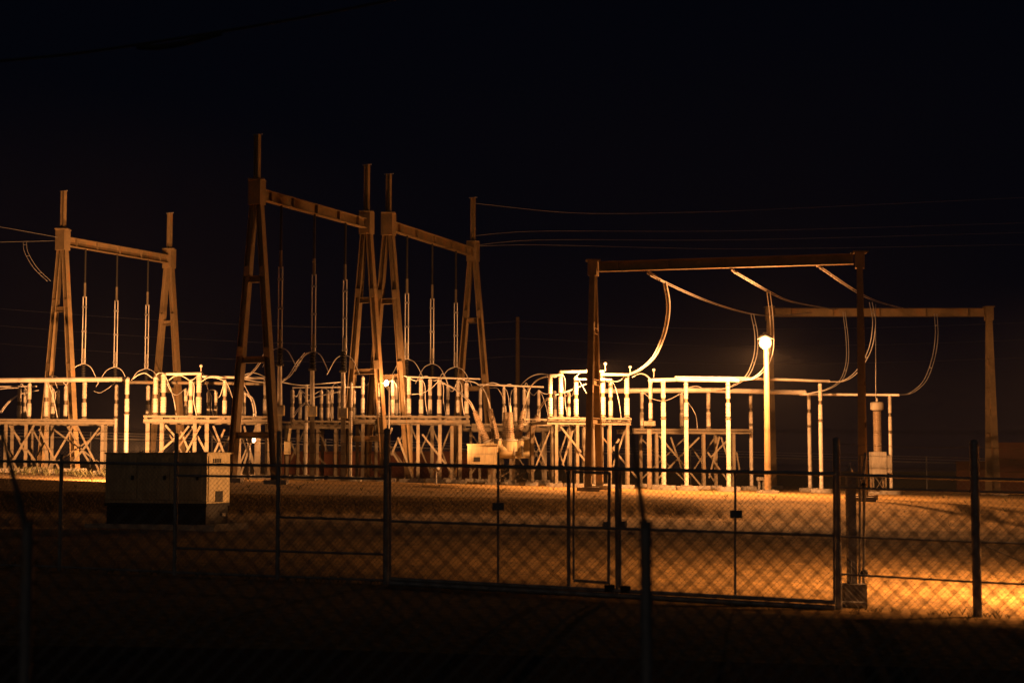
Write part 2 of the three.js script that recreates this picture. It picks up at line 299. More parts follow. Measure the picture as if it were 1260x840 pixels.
stand({ x: [358, 432], D: [69, 70], y: 517, depth: 2.0, label: 'dark switch stand between the generator-side gantry legs, under the three instrument posts', legs: [366, 390, 412, 430], bh: 0.34,
  braces: [[394, 530, 404, 556], [376, 540, 384, 552], [384, 548, 374, 566], [390, 560, 404, 574]],
  ins: [[359.5, 479, 2.3, 0], [369, 479, 2.2, 0.6], [395, 480, 2.2, 0.3], [403, 480, 2.2, 0], [408, 478, 2.3, 0.5], [417, 476, 2.2, 0.9], [436, 480, 2.1, 0.1]],
  insLabel: 'short post insulator on the stand near the instrument posts', insGroup: 'insulators on the dark stand' });
stand({ x: [436, 578], D: [69.5, 70.5], y: 511, depth: 2.2, label: 'long dim switch stand beside the circuit breaker, with one long bare diagonal strut', legs: [446, 470, 514, 541, 566], bh: 0.36, lw: 0.14,
  braces: [[520, 534, 564, 590], [489, 538, 508, 590], [482, 526, 474, 546], [490, 540, 482, 560], [483, 556, 492, 570]],
  ins: [[446, 463, 2.4, 0.2], [454, 470, 2.2, 0.9], [467, 470, 2.6, 0], [483, 467, 2.3, 0], [488, 474, 2.0, 0.8], [493, 466, 2.4, 0.2], [503, 464, 2.6, 0], [518, 466, 2.6, 0], [529, 465, 2.4, 0.2], [540.5, 466, 2.7, 0], [551, 474, 2.2, 0.9], [563.5, 467, 2.3, 0.1], [574, 470, 2.7, 0]],
  insLabel: 'post insulator on the long stand beside the circuit breaker', insGroup: 'insulators on the long dim stand' });
stand({ x: [580, 690], D: [76, 77], y: 521, depth: 2.0, label: 'low switch stand hidden behind the circuit breaker bushings', legs: [590, 628, 668, 684], bh: 0.34,
  braces: [[646, 534, 670, 580], [672, 534, 650, 580]],
  ins: [[591, 478, 2.2, 0], [620, 476, 2.2, 0], [634, 476, 2.4, 0], [645, 478, 2.4, 0.1], [650, 478, 2.0, 0.9], [663, 480, 2.1, 0.2], [683, 481, 2.2, 0.2]],
  insLabel: 'post insulator standing directly behind the circuit breaker bushings', insGroup: 'insulators behind the circuit breaker' });
stand({ x: [673, 776], D: [67.6, 69.2], y: 513, depth: 2.4, label: 'pale switch stand crossed by the dark leg of the flat-topped portal', legs: [684, 710, 732, 750, 772], bh: 0.3, lw: 0.14,
  braces: [[688, 525, 713, 556], [708, 526, 694, 572], [713, 556, 731, 578], [741, 536, 760, 556], [760, 556, 788, 590], [772, 527, 756, 574], [752, 560, 764, 540]],
  ins: [[677, 461, 2.9, 0], [690, 458, 3.0, 0.1], [709, 463, 2.8, 0], [700, 482, 2.1, 0.95], [742, 458, 3.0, 0], [751.5, 467, 2.7, 0.3], [771.5, 460, 3.1, 0]],
  insLabel: 'brilliant cream post insulator on the pale stand behind the flat-topped portal', insGroup: 'insulators on the pale stand' });
stand({ x: [778, 926], D: [74, 75.5], y: 527, depth: 2.2, label: 'flat switch stand with crossed struts behind the tall pale bus columns', legs: [808, 866, 903], bh: 0.22, lw: 0.14,
  braces: [[810, 536, 862, 598], [862, 538, 812, 588], [824, 538, 842, 590], [884, 537, 871, 588], [872, 556, 896, 590], [895, 540, 874, 562], [886, 538, 901, 584], [912, 580, 908, 556]],
  ins: [[790, 482, 2.3, 0], [839, 484, 2.5, 0], [872, 482, 2.6, 0]],
  insLabel: 'thin amber post insulator under the thick tube behind the bus columns', insGroup: 'insulators on the flat stand' });
{ // block with an insulator at the end of the pale stand
  const b = at(799, 524, 69.2), g = thing('end_bracket', 'pale bracket block on one leg at the end of the pale switch stand', 'bracket', V(b.x, G(b.x, 69.2), b.z));
  part(g, 'block', box(V(b.x, b.y + 0.1, b.z), 0.5, 0.2, 0.5), M.steel); part(g, 'leg', wide(V(b.x, G(b.x, 69.2) - 0.05, b.z), V(b.x, b.y, b.z), 0.19, 0.19, V(1, 0, 0)), M.steel);
  insulator(0, V(b.x + 0.07, b.y + 0.202, b.z), at(801, 468, 69.2).y - b.y - 0.2, 2.9 * mpp(69.2), 'cream post insulator on the bracket block at the end of the pale stand');
}

// tall columns: steel pedestal below, porcelain above, carrying the tubes
function column(px, yt, ym, D, label, group, rp = 3) {
  const f = onG(px, D), top = at(px, yt, D).y, m = at(px, ym, D).y, g = thing('bus_column', label, 'bus support', f, group), r = rp * mpp(D);
  const put = (n, ge, mt, y, h, rr) => { const o = lpart(g, n, ge, mt); o.position.y = y; o.scale.set(rr, h, rr); return o; };
  put('concrete_footing', cyl, M.conc, -0.12, 0.3, 0.5); put('base_plate', cyl, M.steel, 0.181, 0.03, r * 1.7);
  put('pedestal', cyl, M.alu, 0.2, m - f.y - 0.2, r * 0.86);
  post(g, m - f.y, top - m, r, M.porc, true);
}
const BC = 'tall pale bus columns', BL = 'tall pale bus column on a round footing, beside the flat-topped portal';
column(817, 468, 516, 68.8, BL, BC, 3.2); column(845, 470, 516, 69, BL, BC, 3); column(897, 470, 516, 69.2, BL, BC, 3.2);
const BD = 'slender bus column standing in front of the lamp gantry';
column(925, 484, 524, 76, BD, 'slender bus columns', 2.6); column(997, 485, 526, 76, BD, 'slender bus columns', 2.6); column(1011, 471, 519, 73, BD, 'slender bus columns', 2.9); column(1097, 487, 533, 74, 'slender bus column at the free end of the lower tube, beside the voltage transformer', undefined, 2.5);
column(154, 465, 510, 65, 'tall pale bus column standing close to the back of the generator', undefined, 3.1);
column(141, 473, 515, 68.6, 'brown double-height bus column beside the tall pale one near the generator', undefined, 2.9);
column(180, 474, 516, 68.8, 'dull brown bus column at the open end of the brightly lit stand', undefined, 2.9);
column(376, 473, 520, 68.2, 'thin pole-like bus column in the gloom between two instrument posts', undefined, 2.1);
column(431, 470, 536, 68.4, 'thin bus column lit along one edge beside the far gantry leg', undefined, 2.1);

// three instrument posts with a terminal box, dark sheds above
for (const [px, yt, yb, D, wh] of [[344, 450, 505, 65.5, 'against the tallest gantry\'s near leg'], [384, 456, 506, 66.5, 'midway between the tallest gantry\'s frames'], [422, 458, 508, 67.5, 'by the tallest gantry\'s far frame']]) {
  const f = onG(px, D), t = at(px, yt, D), b = at(px, yb, D), g = thing('instrument_post', 'instrument post with dark ribbed top and terminal box ' + wh, 'surge arrester', f, 'instrument posts');
  part(g, 'support_post', wide(f.clone().setY(f.y - 0.05), b.clone().setY(b.y - 0.2), 0.18, 0.18, V(1, 0, 0)), M.steel);
  const bx = part(g, 'terminal_box', box(V(b.x, b.y, b.z), 0.36, 0.42, 0.34), M.cream); part(bx, 'box_door', box(V(b.x + 0.02, b.y, b.z + 0.182), 0.24, 0.3, 0.02), M.grey);
  part(g, 'porcelain_column', rod(V(b.x, b.y + 0.21, b.z), t, 0.1, 0.09, 12), M.porc); part(g, 'clamp', box(V(t.x, t.y + 0.03, t.z), 0.3, 0.07, 0.16), M.steel);
  const s = lpart(g, 'ribbed_top', lathe(ringProfile(7, 0.5, 1), 12), M.dark); s.position.set(t.x - f.x, t.y - f.y + 0.065, t.z - f.z); s.scale.set(0.14, 0.8, 0.14);
}

// ------------------------------------------------------------------ rigid tubes
function busTube(pts, r, label, group, mat = M.alu) {
  const p = pts.map((q) => at(...q)); const list = []; for (let i = 0; i + 1 < p.length; i++) list.push(rod(p[i], p[i + 1], r, r, 12));
  const g = thing('bus_tube', label, 'bus tube', p[0], group); part(g, 'tube', merge(list), mat);
  for (const e of [p[0], p[p.length - 1]]) part(g, 'end_cap', ball(e, r * 1.12), mat); return p;
}
busTube([[-40, 468, 66], [156, 466.5, 66.6]], 0.1, 'thick tan bus tube over the insulators at the tail of the generator');
busTube([[152, 470, 67.9], [330, 472, 68.4]], 0.075, 'brown bus tube running behind the bright insulators of the lit stand', undefined, M.steel);
busTube([[-40, 476, 68], [44, 475, 68]], 0.035, 'thin conductor tube just below the thick tan tube', undefined, M.alu);
busTube([[202, 460, 65.9], [246, 459.5, 66.1]], 0.06, 'short dazzling bus tube joining two fat insulators behind the generator');
busTube([[244, 463, 66.2], [284, 464, 66.4], [328, 465, 66.7]], 0.055, 'bus tube running from the fat insulators behind the dark gantry leg');
busTube([[500, 463.5, 69.9], [590, 466, 70.6]], 0.035, 'thin dim tube along the tops of the long stand insulators', undefined);
busTube([[588, 473, 76], [668, 476, 76.8]], 0.045, 'brownish tube behind the circuit breaker bushings', undefined);
busTube([[690, 457.5, 67.9], [742, 457, 68.1]], 0.06, 'bright tube along the top of the pale stand insulators');
busTube([[677, 461.5, 67.6], [692, 461.5, 67.8]], 0.045, 'very short bright tube at the breaker end of the pale stand');
busTube([[741, 460.5, 68.2], [773, 461, 68.6]], 0.06, 'bright tube joining the pale stand insulators under the thick jumper');
busTube([[709, 466.5, 67.8], [752, 467, 68.4]], 0.04, 'slim tube crossing behind the dark portal leg');
busTube([[800, 468, 69.2], [832, 467, 69], [898, 468, 69.2], [908, 468, 69.3]], 0.085, 'brilliant bus tube on top of the tall pale bus columns');
busTube([[832, 464.3, 69.4], [906, 465, 69.8], [1020, 469, 73]], 0.06, 'long bright tube reaching past the lamp to the last upper column');
busTube([[733, 481, 74.3], [875, 480, 74.8], [990, 483, 76]], 0.115, 'thick tan tube running behind the tall pale bus columns');
busTube([[985, 485, 76], [1106, 486, 74]], 0.06, 'lower bus tube reaching to the voltage transformer');
busTube([[360, 477, 69.4], [445, 476, 70]], 0.03, 'thin dark tube over the dark stand insulators', undefined);
// corona balls on the caps
for (const [px, y, D] of [[247, 450, 66.2], [745, 447.5, 68.2], [775.5, 451.5, 68.8], [804.5, 455, 69.2]]) {
  const b = at(px, y + 9, D), t = at(px, y, D), g = thing('ball_terminal', 'tiny bright ball on a thin stem on top of an insulator', 'terminal', b, 'ball terminals'); part(g, 'stem', rod(b, t, 0.02), M.alu); part(g, 'ball', ball(t, 0.065), M.alu);
}

// ------------------------------------------------------------------ flexible conductors
function cable(pts, r, label, group, mat = M.wire, twin = 0) {
  const p = pts.map((q) => at(...q)); const g = thing('jumper_cable', label, 'cable', p[0], group);
  if (!twin) { part(g, 'conductor', tube(p, r), mat); return; }
  const off = V(twin, 0, twin * 0.6);
  part(g, 'conductor', tube(p.map((q) => q.clone().add(off)), r), mat); part(g, 'conductor', tube(p.map((q) => q.clone().sub(off)), r), mat);
  for (const t of [0.1, 0.45, 0.8]) { const c = new THREE.CatmullRomCurve3(p, false, 'centripetal').getPoint(t); part(g, 'spacer', rod(c.clone().add(off), c.clone().sub(off), r * 1.3, r * 1.3, 6), M.galv); }
}
// strung spans between the two portals
const spanL = 'twin conductor span strung from the flat-topped portal to the lamp gantry';
for (const [pts, n] of [[[[802, 339, 64.1], [820, 348, 65], [870, 370, 70], [925, 386, 77], [958, 388, 82], [998, 385, 85.8]], 0], [[[905, 335, 63.3], [945, 358, 68], [975, 371, 76], [1030, 381, 85.8]], 1], [[[1010, 329, 62.5], [1050, 356, 68], [1078, 370, 77], [1110, 379, 85.8]], 2]]) {
  cable(pts, 0.016, spanL, 'spans between the portals', M.wire, 0.06);
  const a = at(pts[0][0] - 5, pts[0][1] - 4, pts[0][2] - 0.05), b = at(pts[1][0] - 2, pts[1][1] - 1, pts[1][2] - 0.1), g = thing('strain_insulator', 'short strain insulator string at the portal end of a conductor span', 'insulator', a, 'strain insulators');
  const m = mid(a, b, 0.75), ax = frame(a, m); const s = lathe(ringProfile(8, 0.35, 1), 10); s.scale(0.08, a.distanceTo(m), 0.08); s.rotateX(Math.PI / 2); s.applyMatrix4(ax); s.translate(a.x, a.y, a.z);
  part(g, 'sheds', s, M.bushing); part(g, 'clamp', rod(m, b, 0.035), M.galv);
}
cable([[818, 346, 65], [822.5, 375, 65.6], [818, 408, 66.4], [804, 440, 67.4], [785, 456, 68.2], [773, 461, 68.6]], 0.035, 'thick brilliant jumper swooping from the portal span down to the pale stand', undefined, M.alu, 0.05);
cable([[926, 386, 77], [931, 415, 75], [929, 440, 74], [919, 463, 73.4], [903, 474, 74], [884, 480, 74.6]], 0.02, 'looped jumper hanging beside the blazing lamp to the thick tan tube', undefined, M.wire, 0.06);
cable([[946, 359, 69], [950, 395, 69.4], [949, 435, 69.6], [940, 455, 69.6], [925, 466, 69.6], [906, 468, 69.4]], 0.022, 'jumper crossing in front of the blazing lamp to the brilliant tube', undefined, M.wire, 0.06);
cable([[1039, 384, 85], [1043, 420, 82], [1042, 450, 79], [1033, 470, 77], [1015, 480, 76], [995, 484, 76]], 0.02, 'jumper hanging from the tan beam on the lamp side of the dark portal leg', undefined, M.wire, 0.05);
cable([[1072, 372, 78], [1076, 400, 76], [1070, 432, 75], [1052, 460, 74], [1036, 469, 73.4], [1020, 469.5, 73]], 0.02, 'jumper curving behind the dark portal leg to the end of the upper tube', undefined, M.wire, 0.06);
cable([[1152, 386, 85.5], [1153, 415, 82], [1148, 445, 79], [1135, 473, 76], [1120, 484, 75], [1105, 486, 74]], 0.02, 'wide looping jumper from the tan beam to the free end of the lower tube', undefined, M.wire, 0.06);
cable([[1078, 374, 84], [1078, 436, 76], [1078, 490, 74.2]], 0.012, 'thin drop wire falling to the top of the voltage transformer', undefined, M.wire);
// droppers under the masted gantries
function dropper(gn, px, yj, yb, label, group) {
  const top = gn.pt(px), D = -top.z, j = at(px, yj, D).setX(top.x), b = at(px, yb, D).setX(top.x), g = thing('dropper', label, 'insulator', top, group);
  part(g, 'hanging_rod', rod(top.clone().setY(top.y + 0.02), j, 0.045, 0.045, 8), M.dark);
  part(g, 'joint_clamp', rod(j, j.clone().setY(j.y - 0.7), 0.06, 0.06, 10), M.steel);
  for (const s of [-1, 1]) part(g, 'conductor', rod(j.clone().add(V(s * 0.07, -0.65, 0)), b.clone().add(V(s * 0.07, 0, 0)), 0.026, 0.026, 6), M.wire);
  for (const t of [0.3, 0.6, 0.95]) part(g, 'spacer', box(mid(j, b, t), 0.22, 0.08, 0.08), M.galv);
  part(g, 'lower_clamp', rod(b.clone().setY(b.y + 0.7), b, 0.05, 0.05, 10), M.steel);
  for (const s of [-1, 1]) {
    const w = (15 + 3 * rnd()) * mpp(D), h = 22 * mpp(D);
    part(g, 'loop_conductor', tube([b, b.clone().add(V(s * w * 0.55, -h * 0.2, 0.1)), b.clone().add(V(s * w, -h * 0.75, 0.2)), b.clone().add(V(s * w * 1.25, -h * 1.15, 0.3))], 0.02), M.wire);
  }
  const s = lathe(ringProfile(6, 0.5, 1), 10); s.scale(0.11, 0.7, 0.11); s.translate(b.x, b.y - 0.75, b.z); part(g, 'ribbed_insulator', s, M.dark);
}
const WHERE = ['beside its near A-frame', 'in the middle of its beam', 'beside its far A-frame'];
[[105, 348, 447], [144, 353, 451], [182, 359, 453]].forEach(([x, j, b], i) => dropper(GL, x, j, b, 'thin twin-wire dropper under the rust brown masted gantry, ' + WHERE[i], 'droppers of the rust brown gantry'));
[[346, 308, 427], [387, 318, 432], [425, 325, 436]].forEach(([x, j, b], i) => dropper(GA, x, j, b, 'twin-wire dropper under the tallest gantry near the generator, ' + WHERE[i], 'droppers of the tallest gantry'));
[[501, 343, 441], [532, 350, 447], [561, 356, 451]].forEach(([x, j, b], i) => dropper(GB, x, j, b, 'twin-wire dropper under the gantry beside the breaker, ' + WHERE[i], 'droppers of the gantry beside the breaker'));
// loops and leads among the stands
const LOOP = 'short arched jumper between neighbouring bright insulators behind the generator';
cable([[163, 466, 65.6], [170, 461, 65.6], [178, 459, 65.6], [187, 465, 65.6]], 0.025, LOOP, 'arched jumpers', M.alu); cable([[207, 468, 66], [214, 463, 66], [222, 462, 66], [233, 468, 66]], 0.025, LOOP, 'arched jumpers', M.alu); cable([[247, 470, 66], [254, 465, 66], [262, 464, 66], [275, 468, 66]], 0.025, LOOP, 'arched jumpers', M.alu);
cable([[298, 466, 66], [308, 460, 65.5], [318, 448, 65], [326, 434, 64.5]], 0.02, 'pale twin lead climbing between the dark gantry legs', undefined, M.wire, 0.04);
cable([[298, 466, 66.1], [315, 469, 66.3], [328, 471, 66.6]], 0.025, 'drooping lead joining two insulators between the dark gantry legs', undefined, M.alu);
cable([[302, 484, 66], [309, 490, 66], [313, 505, 66], [313, 512, 66]], 0.025, 'curved lead dropping onto the lit stand between the dark legs', undefined, M.wire, 0.05);
cable([[345, 470, 66], [356, 462, 66.5], [366, 446, 67], [376, 434, 67.5]], 0.018, 'dim twin lead sweeping up from the first instrument post', undefined, M.wire, 0.05);
cable([[345, 470, 66], [372, 474, 67], [395, 472, 68], [420, 470, 69]], 0.018, 'slack dim lead sagging past the instrument posts', undefined, M.wire);
cable([[360, 513, 68.8], [368, 502, 68.8], [385, 490, 68.8], [420, 481, 69]], 0.016, 'dim slanting lead crossing the dark stand insulators', undefined, M.wire, 0.04);
cable([[506, 485, 70], [518, 484, 70], [530, 478, 70], [540, 468, 70]], 0.016, 'dim sagging lead between insulators of the long stand', undefined, M.wire);
cable([[0, 508, 68], [8, 497, 68], [22, 486, 68], [46, 480, 68]], 0.018, 'dim curved lead behind the tail of the thick tan tube', undefined, M.wire, 0.04);
cable([[-20, 482, 67], [4, 478, 67], [22, 477, 67]], 0.02, 'pale lead arching onto the insulator nearest the thick tan tube end', undefined, M.alu);
cable([[115, 481, 69], [122, 483, 69.5], [132, 478, 70], [142, 470, 70]], 0.016, 'dim lead hooking behind the brown bus column', undefined, M.wire);
cable([[574, 468, 70.4], [586, 471, 70], [596, 480, 69.5], [601, 492, 69], [603, 503, 71.2]], 0.03, 'pale bent lead into the second breaker bushing', undefined, M.alu);
cable([[543, 470, 70], [562, 480, 69.4], [576, 492, 68.6], [584, 506, 70]], 0.02, 'twin lead slanting into the first breaker bushing', undefined, M.alu, 0.04);
cable([[603, 477, 75], [614, 480, 72], [619, 490, 72.4], [622, 507, 72.4]], 0.022, 'bent lead into the upright breaker bushing', undefined, M.alu);
cable([[630, 480, 73], [628, 490, 71], [628, 507, 70]], 0.02, 'short straight lead above the upright breaker bushing', undefined, M.alu);
cable([[644, 505, 71.2], [648, 490, 69.4], [653, 476, 69], [666, 465, 68.4], [692, 462, 67.9]], 0.03, 'broad curved lead from the breaker up to the pale stand', undefined, M.alu);
cable([[661, 511, 72.4], [667, 498, 69.2], [674, 490, 68.8], [700, 481, 68.4], [722, 472, 68]], 0.02, 'twin lead from the last breaker bushing past the pale insulators', undefined, M.alu, 0.04);
cable([[640, 474, 74], [652, 464, 72], [664, 460, 70], [676, 461, 67.7]], 0.02, 'thin curved lead meeting the breaker end of the pale stand', undefined, M.wire);
cable([[778, 464, 68.7], [786, 460, 68.8], [794, 461, 69], [801, 467, 69.2]], 0.028, 'arched bright jumper at the end of the pale stand', undefined, M.alu);

// ------------------------------------------------------------------ circuit breaker
{
  const f = onG(622, 71), g = thing('circuit_breaker', 'cream circuit breaker with six fanned brown bushings and a control cabinet', 'circuit breaker', f);
  const S = 2.2, A = (x, y, D) => at(x, y, D + S);
  for (const [bx, by, tx, ty, D] of [[599, 545, 584, 506, 67.8], [611, 543, 603, 503, 69], [623, 543, 622, 507, 70.2], [628, 543, 628, 507, 67.8], [637, 541, 644, 505, 69], [650, 541, 661, 511, 70.2]]) {
    const b = A(bx, by, D), t = A(tx, ty, D), L = b.distanceTo(t), s = lathe(ringProfile(16, 0.82, 1), 14), a = s.attributes.position;
    for (let i = 0; i < a.count; i++) { const k = lerp(0.21, 0.11, a.getY(i)); a.setXYZ(i, a.getX(i) * k, a.getY(i) * L, a.getZ(i) * k); } s.computeVertexNormals(); s.rotateX(Math.PI / 2); s.applyMatrix4(frame(b, t)); s.translate(b.x, b.y, b.z);
    const bu = part(g, 'bushing', s, M.bushing); const d = t.clone().sub(b).normalize();
    part(bu, 'terminal', rod(t, t.clone().addScaledVector(d, 0.28), 0.05, 0.04, 8), M.alu);
    part(g, 'turret', rod(b.clone().addScaledVector(d, -0.42), b.clone().addScaledVector(d, 0.02), 0.3, 0.3, 16), M.cream); part(g, 'turret_flange', rod(b.clone().addScaledVector(d, 0.02), b.clone().addScaledVector(d, 0.09), 0.34, 0.34, 16), M.grey);
  }
  for (const [x0, x1, D] of [[596, 632, 67.8], [607, 642, 69], [618, 655, 70.2]]) { const p = A(x0, 556, D), q = A(x1, 555, D); const t = part(g, 'tank', rod(p, q, 0.27, 0.27, 18), M.cream); for (const [e, o] of [[p, -1], [q, 1]]) part(t, 'tank_head', rod(e, e.clone().setX(e.x + o * 0.07), 0.31, 0.31, 18), M.grey); }
  const cab = box(A(594, 560, 66.6), 1.28, 0.89, 0.8), cc = A(594, 560, 66.6); const cb = part(g, 'control_cabinet', cab, M.cream);
  part(cb, 'cabinet_window', box(V(cc.x + 0.02 - 0.25, cc.y - 0.17, cc.z + 0.405), 0.26, 0.18, 0.02), M.dark); part(cb, 'door_seam', box(V(cc.x, cc.y + 0.06, cc.z + 0.402), 1.22, 0.015, 0.01), M.grey); part(cb, 'cabinet_roof', box(V(cc.x, cc.y + 0.45, cc.z), 1.34, 0.05, 0.9), M.cream);
  const fr = []; for (const x of [602, 608]) { const p = onG(x, 66.8 + S); part(g, 'cabinet_leg', wide(p, V(p.x, cc.y - 0.43, p.z), 0.12, 0.12, V(1, 0, 0)), M.steel); }
  const lg = []; for (const [x, D] of [[604, 68], [632, 68], [652, 68], [618, 70.4], [655, 70.4]]) { const p = onG(x, D + S), t = at(x, 564, D + S).setX(p.x); lg.push([p, t]); part(g, 'frame_leg', wide(p, t, 0.14, 0.14, V(1, 0, 0)), M.steel); part(g, 'concrete_footing', box(V(p.x, p.y + 0.02, p.z), 0.5, 0.14, 0.5), M.conc); }
  for (const [i, j] of [[0, 1], [1, 2], [3, 4], [2, 4]]) { const [p, t] = lg[i], [q, u] = lg[j]; part(g, 'frame_beam', bar(t.clone().setY(t.y + 0.05), u.clone().setY(u.y + 0.05), 0.14, 0.1), M.cream); const z = V(0, 0, 0.09); part(g, 'brace', bar(mid(p, t, 0.08).add(z), mid(q, u, 0.6).add(z), 0.06, 0.015), M.steel); part(g, 'brace', bar(mid(q, u, 0.08).sub(z), mid(p, t, 0.6).sub(z), 0.06, 0.015), M.steel); }
}
// ------------------------------------------------------------------ voltage transformer
{
  const D = 74, f = onG(1081, D), g = thing('voltage_transformer', 'yellowish voltage transformer with broad flat cap beside the dark portal leg', 'transformer', f);
  const A = (y) => at(1079.5, y, D); const cb = A(569.5), cx = f.x;
  part(g, 'cabinet', box(V(cx, cb.y, cb.z), 0.66, 1.0, 0.6), M.grey); part(g, 'side_box', box(V(cx + 0.46, cb.y - 0.06, cb.z), 0.24, 0.8, 0.5), M.grey); part(g, 'cabinet_seam', box(V(cx, cb.y - 0.03, cb.z + 0.302), 0.64, 0.03, 0.012), M.grey);
  const y0 = cb.y + 0.5, y1 = A(506).y; const s = lathe(ringProfile(22, 0.86, 1), 16); s.scale(0.2, y1 - y0, 0.2); s.translate(cx, y0, cb.z); part(g, 'porcelain_column', s, M.bushing);
  const cap = lathe([[0, 0], [0.19, 0], [0.19, 0.05], [0.3, 0.08], [0.31, 0.36], [0.27, 0.42], [0, 0.44]], 18); cap.translate(cx, y1, cb.z); const c = part(g, 'cap', cap, M.grey); part(c, 'terminal', merge([rod(V(cx, y1 + 0.43, cb.z), V(cx, y1 + 0.6, cb.z), 0.03), ball(V(cx, y1 + 0.5, cb.z), 0.06)]), M.alu);
  for (const [sx, sz] of [[-1, -1], [1, -1], [-1, 1], [1, 1]]) part(g, 'leg', bar(V(cx + sx * 0.28, f.y, cb.z + sz * 0.25), V(cx + sx * 0.28, cb.y - 0.5, cb.z + sz * 0.25), 0.07, 0.07), M.steel);
  for (const [a, b] of [[-1, 1], [1, -1]]) part(g, 'brace', bar(V(cx + a * 0.26, f.y + 0.1, cb.z + 0.28), V(cx + b * 0.26, cb.y - 0.52, cb.z + 0.28), 0.05, 0.015), M.steel);
  part(g, 'concrete_footing', box(V(cx, f.y + 0.03, cb.z), 1.1, 0.2, 1.0), M.conc);
}
{ // mechanism box by the dark leg, low valve bench by the lamp mast
  const D = 66, f = onG(353, D), g = thing('switch_mechanism', 'pale switch operating mechanism with a slanted lever beside the dark gantry leg', 'mechanism', f), b = at(352.5, 551, D);
  part(g, 'post', wide(f, V(f.x, b.y - 0.25, f.z), 0.12, 0.12, V(1, 0, 0)), M.steel); part(g, 'gear_box', box(V(f.x, b.y, f.z), 0.24, 0.52, 0.24), M.cream); part(g, 'lever', bar(V(f.x + 0.05, b.y + 0.27, f.z + 0.05), at(357, 527, D), 0.1, 0.06), M.cream);
  const f2 = onG(937, 75), h = thing('valve_bench', 'small T-shaped concrete stool at the foot of the lamp mast', 'equipment', f2), t = at(937, 589, 75).setX(f2.x);
  part(h, 'top', box(t, 0.42, 0.16, 0.3), M.conc); for (const s of [-1, 1]) part(h, 'leg', box(V(f2.x + s * 0.1, (f2.y + t.y - 0.08) / 2, f2.z), 0.1, t.y - 0.08 - f2.y, 0.12), M.conc);
}

// ------------------------------------------------------------------ generator
{
  const D = 39.3, c = onG(206, D + 0.2), g = thing('generator', 'white boxy standby generator on a black fuel tank base, its lettered end lit amber', 'generator', c); g.rotation.y = -0.325;
  const L = 2.76, W = 1.12, tankH = 0.56, H = 1.17, add = (n, w, h, d, x, y, z, m, p = g) => { const q = lpart(p, n, metreUV(new THREE.BoxGeometry(w, h, d)), m); q.position.set(x, y, z); return q; };
  add('fuel_tank', L - 0.06, tankH - 0.06, W - 0.06, 0, tankH / 2 - 0.02, 0, M.dark); add('tank_rail', L + 0.02, 0.07, W + 0.02, 0, tankH - 0.04, 0, M.dark);
  const en = add('enclosure', L, H, W, 0, tankH + H / 2, 0, M.cream); add('roof', L + 0.05, 0.04, W + 0.05, 0, tankH + H + 0.021, 0, M.cream);
  for (const [x, w] of [[-0.93, 0.84], [-0.05, 0.84], [0.83, 0.84]]) { const d = add('door_panel', w, H - 0.16, 0.025, x, tankH + H / 2, W / 2 + 0.013, M.cream); add('handle', 0.06, 0.1, 0.03, w / 2 - 0.1, 0.02, 0.025, M.dark, d); for (let k = 0; k < 6; k++) add('louvre', w - 0.3, 0.02, 0.025, -0.02, -0.3 - k * 0.035, 0.02, M.cream, d); }
  add('end_panel', 0.025, H - 0.1, W - 0.1, L / 2 + 0.013, tankH + H / 2, 0, M.cream); add('cable_opening', 0.03, 0.26, 0.34, L / 2 + 0.028, tankH + 0.16, 0.02, M.dark);
  const ltr = add('lettering', 0.006, 0.1, 0.05, L / 2 + 0.03, tankH + H - 0.16, 0.3, M.dark); for (let k = 1; k < 5; k++) add('letter', 0.006, 0.1, 0.055, 0, 0, -0.085 * k, M.dark, ltr);
  add('seam', 0.006, 0.012, W - 0.12, L / 2 + 0.028, tankH + H * 0.6, 0, M.grey); add('filler_cap', 0.05, 0.07, 0.16, L / 2 - 0.0, tankH * 0.5, -0.25, M.grey);
  const pd = shadows(new THREE.Mesh(metreUV(new THREE.BoxGeometry(3.5, 0.16, 1.7)), M.conc)); pd.name = 'concrete_pad'; pd.position.y = -0.02; g.add(pd);
  g.position.y += 0.06;
}

